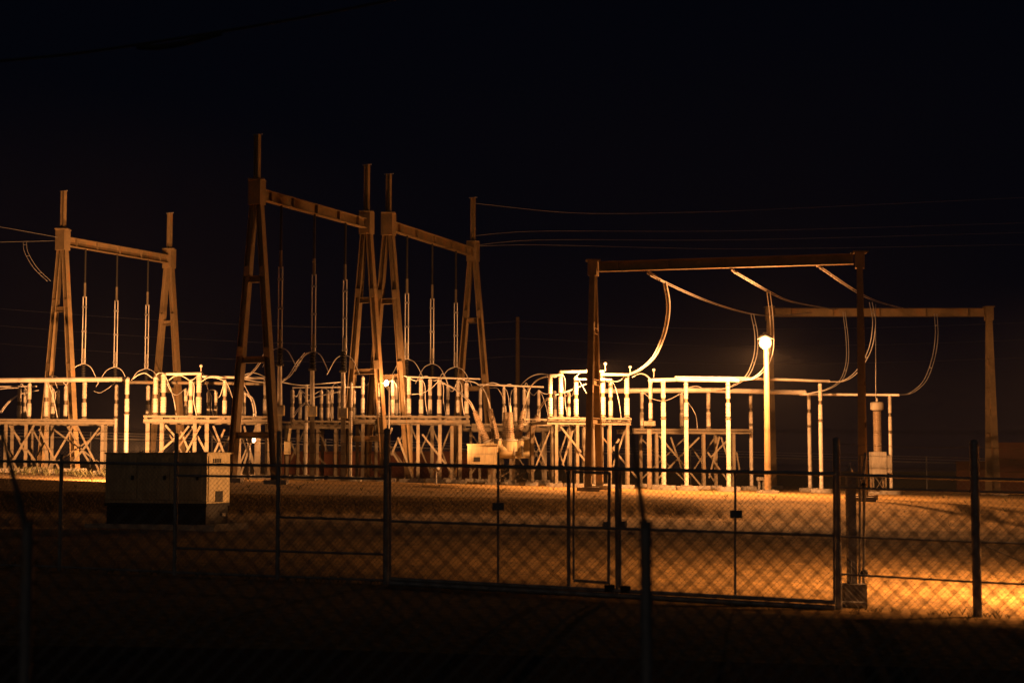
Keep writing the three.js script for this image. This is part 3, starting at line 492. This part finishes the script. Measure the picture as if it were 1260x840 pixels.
// ------------------------------------------------------------------ security fence
const FP = [[-60, 696, 25.2], [72, 700, 24.4], [214, 707, 23.7], [341, 712, 23.1], [475, 717, 22.5], [1032, 748, 20.6], [1203, 757, 20.1], [1420, 769, 19.4]];
const fD = (px) => { let i = 0; while (i < FP.length - 2 && px > FP[i + 1][0]) i++; return lerp(FP[i][2], FP[i + 1][2], (px - FP[i][0]) / (FP[i + 1][0] - FP[i][0])); };
const fp = (px, py, dd = 0) => at(px, py, fD(px) + dd);
const fg = (px, dd = 0) => { const D = fD(px) + dd, X = at(px, 730, D).x; return V(X, G(X, D), -D); };
function chain(a, b, h0, h1, r, pitch = 0.072) {                 // woven wire between base points a, b from height h0 to h1
  const L = Math.hypot(b.x - a.x, b.z - a.z), H = h1 - h0, pos = [], nor = [], uv = [];
  const P = (s, h, o) => V(lerp(a.x, b.x, s / L), lerp(a.y, b.y, s / L) + h0 + h, lerp(a.z, b.z, s / L) + o);
  for (const d of [1, -1]) for (let s = -H; s < L + H; s += pitch) {
    let s0 = d > 0 ? s : s, h00 = 0, s1 = s + d * H, h11 = H;
    const cut = (v) => { const t = (v - s0) / (s1 - s0); return h00 + (h11 - h00) * t; };
    let A = [s0, h00], B = [s1, h11];
    if (A[0] < 0) { if (d < 0) continue; A = [0, cut(0)]; } if (B[0] < 0) B = [0, cut(0)];
    if (A[0] > L) { if (d > 0) continue; A = [L, cut(L)]; } if (B[0] > L) B = [L, cut(L)];
    if (A[1] > H || B[1] < 0 || A[1] >= B[1]) continue;
    const p = P(A[0], A[1], d * r * 0.8), q = P(B[0], B[1], d * r * 0.8), f = frame(p, q), c = [0, 1, 2].map((k) => V(Math.cos(k * 2.094) * r, Math.sin(k * 2.094) * r, 0).applyMatrix4(f));
    for (let k = 0; k < 3; k++) { const m = (k + 1) % 3, vs = [p.clone().add(c[k]), p.clone().add(c[m]), q.clone().add(c[m]), p.clone().add(c[k]), q.clone().add(c[m]), q.clone().add(c[k])]; const n = c[k].clone().add(c[m]).normalize(); for (const v of vs) { pos.push(v.x, v.y, v.z); nor.push(n.x, n.y, n.z); uv.push(0, 0); } }
  }
  const g = new THREE.BufferGeometry(); g.setAttribute('position', new THREE.Float32BufferAttribute(pos, 3)); g.setAttribute('normal', new THREE.Float32BufferAttribute(nor, 3)); g.setAttribute('uv', new THREE.Float32BufferAttribute(uv, 2)); return g;
}
function chainPart(g, a, b, h0, h1, r, pitch) { const m = part(g, 'chain_link', chain(a, b, h0, h1, r, pitch), M.mesh); m.userData.kind = 'stuff'; return m; }
function barbed(p, q, r = 0.003, sag = 0.02) {
  const list = [], n = 12, L = p.distanceTo(q), pts = []; for (let i = 0; i <= n; i++) { const t = i / n, v = mid(p, q, t); v.y -= sag * 4 * t * (1 - t); pts.push(v); }
  list.push(tube(pts, r, 4, n)); for (let s = 0.06; s < L; s += 0.13) { const c = mid(p, q, s / L); const t = s / L; c.y -= sag * 4 * t * (1 - t); list.push(rod(c.clone().add(V(-0.012, -0.014, 0)), c.clone().add(V(0.012, 0.014, 0)), r * 0.7, r * 0.7, 3)); }
  return merge(list);
}
function fencePost(g, px, yt, r, dd = 0, name = 'post') { const b = fg(px, dd), t = at(px, yt, fD(px) + dd).y; const m = part(g, name, rod(b.clone().setY(b.y - 0.1), V(b.x, t - r * 0.6, b.z), r, r, 14), M.galv); const cg = new THREE.SphereGeometry(r * 1.08, 14, 8, 0, Math.PI * 2, 0, Math.PI / 2); cg.translate(b.x, t - r * 0.6, b.z); part(m, 'post_cap', cg, M.galv); return b; }
function fenceRun(g, x0, x1, barb = [1.8, 1.95, 2.08], dd = 0, h1 = 1.66) { const a = fg(x0, dd), b = fg(x1, dd); chainPart(g, a, b, 0.04, h1, 0.0019); for (const h of barb) part(g, 'barbed_wire', barbed(a.clone().setY(a.y + h), b.clone().setY(b.y + h)), M.mesh); }
const rail = (g, x0, y0, x1, y1, r = 0.021, n = 'rail', dd = 0) => part(g, n, rod(fp(x0, y0, dd), fp(x1, y1, dd), r, r, 8), M.galv);
{ // section by the generator
  const g = thing('chain_link_fence', 'chain link fence run with two upper rails in front of the generator', 'fence', fg(214));
  for (const [x, y, r] of [[-60, 558, 0.03], [72, 560, 0.03], [214, 534, 0.032], [341, 531, 0.032]]) fencePost(g, x, y, r);
  fencePost(g, 475, 528, 0.046, 0, 'terminal_post');
  for (const [a, b] of [[-60, 72], [72, 214], [214, 341], [341, 475]]) fenceRun(g, a, b);
  rail(g, -60, 566, 72, 568.5); rail(g, 72, 568.5, 214, 571); rail(g, 214, 571, 341, 572.5); rail(g, 341, 572.5, 475, 574);
  rail(g, 214, 585, 341, 586.5, 0.017); rail(g, 341, 586.5, 475, 589, 0.017); rail(g, 341, 636, 475, 640, 0.017); rail(g, 214, 674, 341, 678, 0.017); rail(g, 341, 678, 475, 682, 0.017);
  rail(g, -60, 693, 72, 697, 0.017, 'bottom_rail'); rail(g, 72, 697, 214, 704, 0.017, 'bottom_rail'); rail(g, 214, 704, 341, 709, 0.017, 'bottom_rail'); rail(g, 341, 709, 475, 714, 0.017, 'bottom_rail');
}
{ // sliding gate
  const dd = -0.16, g = thing('sliding_gate', 'long chain link sliding gate with two small dark plates and twin bottom rails', 'gate', fg(750, dd));
  const R = (x0, y0, x1, y1, r, n) => rail(g, x0, y0, x1, y1, r, n, dd);
  R(479, 571, 1028, 583, 0.026, 'top_rail'); R(479, 641, 1028, 659, 0.018, 'middle_rail'); R(479, 712, 1028, 741, 0.026, 'bottom_rail'); R(479, 717, 1028, 748, 0.034, 'bottom_rail');
  for (const [x, t, b] of [[480, 571, 713], [613, 556, 718], [905, 581, 735], [1027, 583, 741]]) part(g, 'upright', rod(fp(x, t, dd), fp(x, b, dd), 0.017, 0.017, 8), M.galv);
  for (const [x, y] of [[613, 623], [906, 632.5]]) part(g, 'plate', box(fp(x, y, dd - 0.03), 0.155, 0.1, 0.008), M.plate);
  for (const [x, y] of [[750, 723.5], [769.5, 725]]) part(g, 'roller_guide', box(fp(x, y, dd - 0.02), 0.13, 0.09, 0.12), M.dark);
  const a = fg(479, dd), b = fg(1028, dd); chainPart(g, a, b, 0.1, 1.66, 0.0019);
}
{ // walk gate and its posts
  const dd = 0.12, g = thing('walk_gate', 'narrow walk-through gate leaf with its latch and two posts behind the sliding gate', 'gate', fg(730, dd));
  for (const [x, t, r] of [[700, 578, 0.026], [760, 546, 0.03]]) fencePost(g, x, t, r, dd);
  part(g, 'hinge_upright', rod(fp(706, 579, dd), fp(706, 713, dd), 0.016, 0.016, 8), M.galv); part(g, 'latch_upright', rod(fp(750, 582, dd), fp(749, 718, dd), 0.022, 0.022, 8), M.galv);
  part(g, 'top_rail', rod(fp(706, 580.5, dd), fp(751, 582, dd), 0.02, 0.02, 8), M.galv); part(g, 'bottom_rail', rod(fp(706, 714, dd), fp(751, 717, dd), 0.02, 0.02, 8), M.galv);
  part(g, 'inner_upright', rod(fp(763.8, 580, dd), fp(763.5, 722, dd), 0.016, 0.016, 8), M.galv);
  part(g, 'latch', merge([box(fp(766, 645.5, dd), 0.07, 0.09, 0.03), bar(fp(770.5, 641, dd), fp(770.5, 651, dd), 0.02, 0.02), box(fp(747, 645, dd), 0.1, 0.07, 0.03)]), M.galv);
}
{ // section past the gate
  const g = thing('chain_link_fence', 'chain link fence run with domed terminal posts at the catching end of the sliding gate', 'fence', fg(1203));
  fencePost(g, 1032, 540, 0.046, 0, 'terminal_post'); fencePost(g, 1203, 543, 0.056, 0, 'terminal_post'); fencePost(g, 1420, 549, 0.05);
  fenceRun(g, 1032, 1203); fenceRun(g, 1203, 1420);
  for (const [y0, y1, y2, r] of [[584, 589, 594, 0.02], [600, 605, 610, 0.016], [660, 667, 674, 0.014], [706, 716, 726, 0.014]]) { rail(g, 1032, y0, 1203, y1, r); rail(g, 1203, y1, 1420, y2, r); }
  part(g, 'stay_wire', rod(fp(1212, 671), fp(1420, 762), 0.006, 0.006, 5), M.galv);
}
{ // gate operator
  const dd = 0.5, b = fg(1051, dd), g = thing('gate_operator', 'dark gate operator post with a white cone cap, on a square concrete block', 'gate operator', b);
  const D = fD(1051) + dd, bx = b.x, A = (x, y, o = 0) => at(x, y, D + o);
  part(g, 'concrete_block', box(V(bx, b.y + 0.13, b.z), 0.28, 0.34, 0.3), M.conc); part(g, 'column', bar(V(bx - 0.02, b.y + 0.3, b.z), V(bx - 0.02, A(1050, 584).y, b.z), 0.11, 0.13), M.galv);
  const cone = lathe([[0, 0], [0.045, 0], [0.04, 0.015], [0.016, 0.05], [0.01, 0.12], [0, 0.12]], 12); const cy = A(1048, 583); cone.translate(bx - 0.03, cy.y + 0.03, b.z); part(g, 'cone_cap', cone, M.porc);
  part(g, 'guide_post', rod(V(A(1059, 700).x, b.y, b.z - 0.1), A(1059, 560, -0.1), 0.016, 0.016, 8), M.galv); part(g, 'guide_post', rod(V(A(1064, 700).x, b.y, b.z - 0.1), A(1064, 590, -0.1), 0.018, 0.018, 8), M.galv);
  part(g, 'barb_arm', bar(A(1062, 590, -0.1), A(1066, 557, 0), 0.035, 0.02), M.porc); part(g, 'roller', merge([ball(A(1064, 705, -0.12), 0.05), ball(A(1063, 597, -0.12), 0.035)]), M.dark); part(g, 'lower_frame', merge([rod(A(1036, 741, -0.3), A(1065, 742, -0.3), 0.018), rod(A(1047, 690, -0.2), A(1047, 715, -0.2), 0.014)]), M.galv);
}
// ------------------------------------------------------------------ roadside fence close by
{
  const D = 6.5, gy = -0.32, X = (px) => at(px, 700, D).x, g = thing('roadside_fence', 'close chain link fence with slanted barbed wire arms along the road', 'fence', V(0, gy, -D));
  const pxs = [-1494, -731, 33, 795, 1558, 2321], top = at(0, 641, D).y, ry = at(0, 656, D).y;
  for (const px of pxs) { const x = X(px); part(g, 'post', rod(V(x, gy - 0.1, -D), V(x, top, -D), 0.026, 0.024, 14), M.galv); part(g, 'barb_arm', bar(V(x, top - 0.06, -D), V(x - 0.068, top + 0.37, -D + 0.16), 0.02, 0.02, undefined, 0.012, 0.012), M.galv); }
  for (let i = 0; i + 1 < pxs.length; i++) {
    const a = V(X(pxs[i]), gy, -D - 0.035), b = V(X(pxs[i + 1]), gy, -D - 0.035); part(g, 'tension_wire', rod(a.clone().setY(ry), b.clone().setY(ry), 0.003, 0.003, 5), M.galv);
    chainPart(g, a, b, 0.05, at(0, 627, D).y - gy, 0.0038, 0.078);
    for (const k of [0.35, 0.68, 1]) { const o = V(-0.065 * k, top - gy - 0.06 + 0.43 * k, 0.16 * k + 0.035); part(g, 'barbed_wire', barbed(a.clone().add(o), b.clone().add(o), 0.0016), M.mesh); }
  }
}

// ------------------------------------------------------------------ far fence, walls, pole, overhead lines
{
  const pts = [[-60, 96], [110, 96], [260, 97], [400, 98], [540, 99], [700, 100], [850, 101], [1000, 101], [1141, 101], [1290, 101]].map(([x, D]) => onG(x, D));
  const g = thing('boundary_fence', 'far boundary fence with a pale top rail behind all the equipment', 'fence', pts[4]);
  pts.forEach((p, i) => { part(g, 'post', rod(p, p.clone().setY(p.y + 2.1), 0.05, 0.05, 8), M.galv); if (i) { const q = pts[i - 1]; part(g, 'rail', rod(q.clone().setY(q.y + 1.72), p.clone().setY(p.y + 1.72), 0.035, 0.035, 6), M.galv); for (const h of [1.9, 2.06]) part(g, 'barbed_wire', rod(q.clone().setY(q.y + h), p.clone().setY(p.y + h), 0.008, 0.008, 4), M.wire); const m = part(g, 'chain_link', chain(q, p, 0.05, 1.7, 0.006, 0.2), M.mesh); m.userData.kind = 'stuff'; } });
  const wall = (x0, x1, yt, D, label, nm = 'brick_wall') => { const a = onG(x0, D), b = onG(x1, D), t = at(x0, yt, D).y, w = thing(nm, label, 'wall', a); a.y = Math.min(a.y, b.y) - 0.2; part(w, 'wall', bar(V(a.x, (a.y + t) / 2, a.z), V(b.x, (a.y + t) / 2, b.z), 0.3, t - a.y, V(0, 0, 1)), M.brick); part(w, 'coping', bar(V(a.x - 0.05, t + 0.04, a.z), V(b.x + 0.05, t + 0.04, b.z), 0.42, 0.08, V(0, 0, 1)), M.brick); };
  wall(346, 600, 557, 90, 'low red brick wall behind the switch stands by the tallest gantry'); wall(1222, 1420, 546, 95, 'red brick wall beyond the leg of the tan portal gantry'); wall(1178, 1221, 569, 97, 'small low brick wall piece just beside the tan gantry leg');
  const p = onG(637, 108), t = at(637, 390, 108), u = thing('utility_pole', 'lone dark wooden utility pole far behind the breaker', 'utility pole', p); part(u, 'pole', rod(p, V(p.x, t.y, p.z), 0.2, 0.13, 10), M.wood); part(u, 'cross_arm', bar(V(p.x, t.y - 0.4, p.z - 0.8), V(p.x, t.y - 0.4, p.z + 0.8), 0.1, 0.12), M.wood);
}
function line(pts, r, label, group, mat = M.oldWire) { const p = pts.map((q) => at(...q)); single('power_line', label, 'power line', tube(p, r, 4, 30), mat, p[0], group); }
const HL = 'overhead line crossing above the flat-topped portal';
line([[584, 250, 79.6], [700, 261.5, 81], [850, 261, 84], [1000, 255, 88], [1300, 241, 94]], 0.014, HL, 'overhead lines above the portal');
for (const [z, a, b, c] of [[290, 285, 284, 273], [302, 296, 295, 285], [303, 301, 306, 300]]) line([[584, z, 79.6], [640, a, 81], [900, b, 88], [1300, c, 96]], 0.014, HL, 'overhead lines above the portal');
for (const y of [395, 416, 438]) { line([[637, y, 108], [850, y + 9, 112], [1080, y + 8, 116], [1400, y - 4, 120]], 0.008, 'thin line strung from the lone utility pole', 'lines of the utility pole'); line([[637, y, 108], [520, y + 6, 107], [380, y + 7, 106], [180, y - 2, 105], [-60, y - 20, 104]], 0.008, 'thin line strung from the lone utility pole', 'lines of the utility pole'); }
line([[77, 293, 75.4], [-60, 268, 66]], 0.011, 'guy line running from the rust brown gantry cap', 'lines of the rust brown gantry'); line([[70, 296, 75.4], [30, 297, 72], [-60, 299, 66]], 0.011, 'guy line running from the rust brown gantry cap', 'lines of the rust brown gantry');
cable([[30, 298, 72], [31, 308, 72], [42, 328, 72.5], [60, 346, 73.5]], 0.01, 'slack hanging pair beside the rust brown gantry cap', undefined, M.oldWire, 0.09);
{ // roadside service cable with a bundled splice, close overhead
  const p = [[-60, 82, 14], [0, 75, 14], [90, 66, 14], [200, 50, 14], [300, 34, 14], [400, 16, 14], [520, -8, 14]].map((q) => at(...q)), g = thing('service_cable', 'black overhead service cable with a bundled splice', 'cable', p[0]);
  part(g, 'cable', tube(p, 0.012, 6, 60), M.blackWire); const q = [[168, 57, 14], [190, 58, 14], [225, 53, 14], [272, 40, 14]].map((v) => at(...v)); part(g, 'splice', tube(q, 0.026, 8, 24), M.blackWire);
}

{ // weeds along the fence line, the bank and the feet of the stands
  const pos = [], ix = []; for (let k = 0; k < 7; k++) { const a = k * 0.9 + rnd(), l = 0.5 + 0.5 * rnd(), x = Math.cos(a), z = Math.sin(a), n = pos.length / 3; pos.push(-z * 0.03, 0, x * 0.03, z * 0.03, 0, -x * 0.03, x * 0.3 * l, l * 0.7, z * 0.3 * l, x * 0.6 * l, l, z * 0.6 * l); ix.push(n, n + 1, n + 2, n, n + 2, n + 3); }
  const g = new THREE.BufferGeometry(); g.setAttribute('position', new THREE.Float32BufferAttribute(pos, 3)); g.setIndex(ix); g.computeVertexNormals();
  const spots = []; for (let i = 0; i < 420; i++) { const p = fg(-60 + 1480 * rnd(), (rnd() - 0.5) * 0.7 * (rnd() < 0.7 ? 0.5 : 2)); spots.push([p, 0.04 + 0.07 * rnd() * rnd()]); }
  for (let i = 0; i < 500; i++) { const X = -26 + 52 * rnd(), D = 52 + 24 * rnd(); spots.push([V(X, G(X, D), -D), 0.06 + 0.16 * rnd() * rnd()]); }
  for (let i = 0; i < 160; i++) { const X = -20 + 6.5 * rnd(), D = 63 + 6 * rnd(); spots.push([V(X, G(X, D), -D), 0.15 + 0.25 * rnd()]); }
  const m = new THREE.InstancedMesh(g, std([0.12, 0.12, 0.06], { side: THREE.DoubleSide, roughness: 1 }), spots.length), o = new THREE.Object3D();
  spots.forEach(([p, h], i) => { o.position.copy(p); o.rotation.y = rnd() * 6; o.scale.set(h, h, h); o.updateMatrix(); m.setMatrixAt(i, o.matrix); });
  m.name = 'weeds'; m.userData = { kind: 'stuff', label: 'dry weeds along the fence line and round the feet of the stands', category: 'weeds' }; shadows(m); scene.add(m);
}
// ------------------------------------------------------------------ lamps
function flood(name, label, pos, aim, size, cd, opt = {}) {      // housing, lens, bracket; a real light just in front of the lens
  const d = aim.clone().sub(pos).normalize(), g = thing(name, label, 'lamp', pos, opt.group), b = pos.clone().addScaledVector(d, -size * 0.8);
  part(g, 'housing', opt.globe ? rod(pos.clone().add(V(0.02, 0.04, -1.0)), pos.clone().add(V(0, 0.02, -0.3)), 0.08, 0.15, 16) : rod(b, pos.clone().addScaledVector(d, -0.01), size * 0.42, size * 0.62, 16), M.galv);
  const lens = new THREE.SphereGeometry(size * 0.56, 18, 10, 0, Math.PI * 2, 0, Math.PI / 2); lens.scale(1, opt.bulge ?? 0.35, 1); lens.rotateX(Math.PI / 2); lens.applyMatrix4(frame(V(0, 0, 0), d)); lens.translate(pos.x, pos.y, pos.z); if (opt.globe) { const bu = part(g, 'bulb', ball(pos, opt.globe * 0.72, 24), glow(opt.glow)); part(bu, 'frosted_globe', ball(pos, opt.globe, 32), M.frost); const hd = lathe([[0.32, 0], [0.3, 0.06], [0.2, 0.16], [0.09, 0.2], [0.09, 0.26], [0, 0.26], [0, 0.24], [0.07, 0.24], [0.18, 0.14], [0.28, 0.05], [0.3, 0]], 24); hd.translate(pos.x, pos.y + 0.17, pos.z); part(g, 'hood', hd, M.galv); } else part(g, 'lens', lens, glow(opt.glow ?? 25));
  if (opt.to) part(g, 'bracket', bar(b.clone().addScaledVector(d, 0.05), opt.to, 0.05, 0.05), M.galv);
  const l = opt.angle ? new THREE.SpotLight(SODIUM, cd, 0, opt.angle, opt.penumbra ?? 0.6, 2) : new THREE.PointLight(SODIUM, cd, 0, 2);
  const lp = pos.clone().addScaledVector(d, opt.globe ? opt.globe + 0.04 : size * 0.56 * (opt.bulge ?? 0.35) + 0.04); l.position.copy(lp).sub(pos); l.castShadow = true; l.shadow.radius = opt.soft ?? 6; l.shadow.mapSize.set(1024, 1024);
  if (l.isSpotLight) { l.target.position.copy(aim).sub(pos); g.add(l.target); } g.add(l);
  if (opt.spill) { const s = new THREE.PointLight(SODIUM, opt.spill, 0, 2); s.position.set(-0.1, -0.05, 0.5);  s.castShadow = true; s.shadow.radius = 8; g.add(s); } return g;
}
{
  const D = 67.1, b = onG(945, D), m = at(942, 422, 65.4), t = V(b.x, m.y + 0.16, -D), p = thing('lamp_pole', 'tapered steel pole directly under the blazing flood lamp', 'pole', b);
  part(p, 'shaft', rod(b.clone().setY(b.y + 0.1), t, 0.14, 0.1, 14), M.gantry); part(p, 'base_plate', box(V(b.x, b.y + 0.13, b.z), 0.5, 0.04, 0.5), M.steel); part(p, 'concrete_footing', box(V(b.x, b.y, b.z), 0.8, 0.22, 0.8), M.conc);
  flood('flood_lamp', 'blazing flood lamp clamped to the top of the steel lamp pole', m, m.clone().add(V(-0.04, -0.97, -0.25)), 0.56, 720, { to: t.clone().setY(m.y + 0.05), glow: 2.6, globe: 0.25, angle: 1.56, penumbra: 0.06, spill: 190 });
  const a = V(-13.2, 0, -58); a.y = G(a.x, 58) + 0.95; const f = flood('ground_flood', 'low floodlight on a stub post behind the generator', a, at(30, 490, 72), 0.34, 1250, { glow: 12, soft: 6, angle: 0.92, penumbra: 0.3 });
  part(f, 'stub_post', rod(V(a.x, G(a.x, 58) - 0.05, a.z + 0.2), V(a.x, a.y - 0.1, a.z + 0.16), 0.05, 0.05, 8), M.galv);
  const e = V(-15.2, 0, -70.6); e.y = G(e.x, 70.6) + 0.8; const k = flood('ground_flood', 'low floodlight on a stub post at the feet of the rust brown masted gantry', e, V(-19.2, e.y + 4.2, -77.5), 0.3, 640, { glow: 10, soft: 6, angle: 1.0, penumbra: 0.4 });
  part(k, 'stub_post', rod(V(e.x + 0.1, G(e.x, 70.6) - 0.05, e.z + 0.16), V(e.x + 0.1, e.y - 0.1, e.z + 0.14), 0.05, 0.05, 8), M.galv);
  const q = V(-3.1, 0, -66.6); q.y = G(q.x, 66.6) + 0.7; const u = flood('ground_flood', 'low floodlight on a stub post in front of the long dim stand', q, V(-3.5, q.y + 8, -75), 0.28, 160, { glow: 10, soft: 6, angle: 0.95, penumbra: 0.5 });
  part(u, 'stub_post', rod(V(q.x, G(q.x, 66.6) - 0.05, q.z + 0.14), V(q.x, q.y - 0.1, q.z + 0.12), 0.045, 0.045, 8), M.galv);
  const c = at(731, 446, 66.0); flood('area_lamp', 'area lamp on the back of the flat-topped portal, facing the pale stand', c, c.clone().add(V(0.42, -1, -0.4)), 0.3, 430, { to: at(731, 446, 64.9), glow: 12, soft: 5, angle: 1.5, penumbra: 0.2 });
}
{ // bare bulb lamp on a short pole among the dim insulators
  const D = 69, b = onG(478, D), t = at(478, 478, D), p = at(475.3, 471.5, D), g = thing('bulb_lamp', 'small glowing bulb lamp on a bracket pole among dim insulators', 'lamp', b);
  part(g, 'pole', rod(b, V(b.x, t.y, t.z), 0.045, 0.035, 8), M.galv); part(g, 'socket', rod(V(b.x, t.y - 0.05, t.z), p.clone().setY(p.y - 0.12), 0.06, 0.09, 10), M.steel); const bl = new THREE.SphereGeometry(0.1, 14, 10); bl.scale(1, 1.45, 1); bl.translate(p.x, p.y, p.z); part(g, 'bulb', bl, glow(14));
  const l = new THREE.PointLight(SODIUM, 24, 0, 2); l.position.copy(p).sub(b); l.castShadow = true; l.shadow.radius = 4; g.add(l);
}
{ // lantern under the lit stand
  const D = 65.2, p = at(310, 541, D), b = onG(306, D), g = thing('bulkhead_lamp', 'small glowing bulkhead lamp on a post under the lit stand', 'lamp', b);
  part(g, 'post', rod(b, V(b.x, p.y, b.z), 0.04, 0.04, 8), M.galv); part(g, 'housing', box(V(b.x + 0.02, p.y, b.z), 0.2, 0.24, 0.16), M.steel); const bl = new THREE.SphereGeometry(0.085, 12, 8); bl.scale(1, 1.4, 1); bl.translate(p.x + 0.06, p.y, p.z); part(g, 'bulb', bl, glow(8));
  const l = new THREE.PointLight(SODIUM, 14, 0, 2); l.position.set(p.x + 0.06 - b.x, p.y - b.y, p.z - b.z); l.castShadow = true; l.shadow.radius = 4; g.add(l);
}
{ // yard lamp outside the frame: its pool lies on the gravel inside the fence
  const X = 10.6, D = 22.4, b = V(X, G(X, D), -D), t = V(X, b.y + 5.2, -D), g = thing('yard_lamp', 'yard lamp on a steel pole past the end of the fence run', 'lamp', b);
  part(g, 'pole', rod(b, t, 0.09, 0.06, 10), M.galv); part(g, 'arm', rod(t, V(X - 0.8, t.y + 0.1, -D), 0.035, 0.035, 8), M.galv); part(g, 'head', box(V(X - 1.0, t.y + 0.1, -D), 0.6, 0.16, 0.3), M.galv); part(g, 'lens', box(V(X - 1.0, t.y + 0.01, -D), 0.4, 0.03, 0.24), glow(12));
  const l = new THREE.SpotLight(SODIUM, 1700, 0, 1.08, 1, 2); l.position.set(-1.0, 5.15, 0); l.target.position.set(-2.0, 0, -2.4); l.castShadow = true; l.shadow.radius = 8; g.add(l, l.target);
}
{ // a second pole outside the frame, whose narrow spot catches the generator's end
  const X = 13.2, D = 37, b = V(X, G(X, D), -D), g = thing('spot_lamp', 'narrow spot lamp on a short pole facing the lettered end of the generator', 'lamp', b), h = V(X - 0.25, b.y + 3, -D), e = V(-6.9, G(-6.9, 38.9) + 1.3, -38.9), d = e.clone().sub(h).normalize();
  part(g, 'pole', rod(b, V(X, b.y + 3.1, -D), 0.06, 0.05, 10), M.galv); part(g, 'housing', rod(h.clone().addScaledVector(d, -0.25), h, 0.07, 0.12, 12), M.galv); part(g, 'lens', rod(h, h.clone().addScaledVector(d, 0.02), 0.1, 0.1, 14), glow(12));
  const q = new THREE.SpotLight(SODIUM, 1500, 0, 0.062, 0.4, 2); q.position.copy(h).addScaledVector(d, 0.06).sub(b); q.target.position.copy(e).sub(b); q.castShadow = true; q.shadow.radius = 3; g.add(q, q.target);
}

renderer.render(scene, camera);
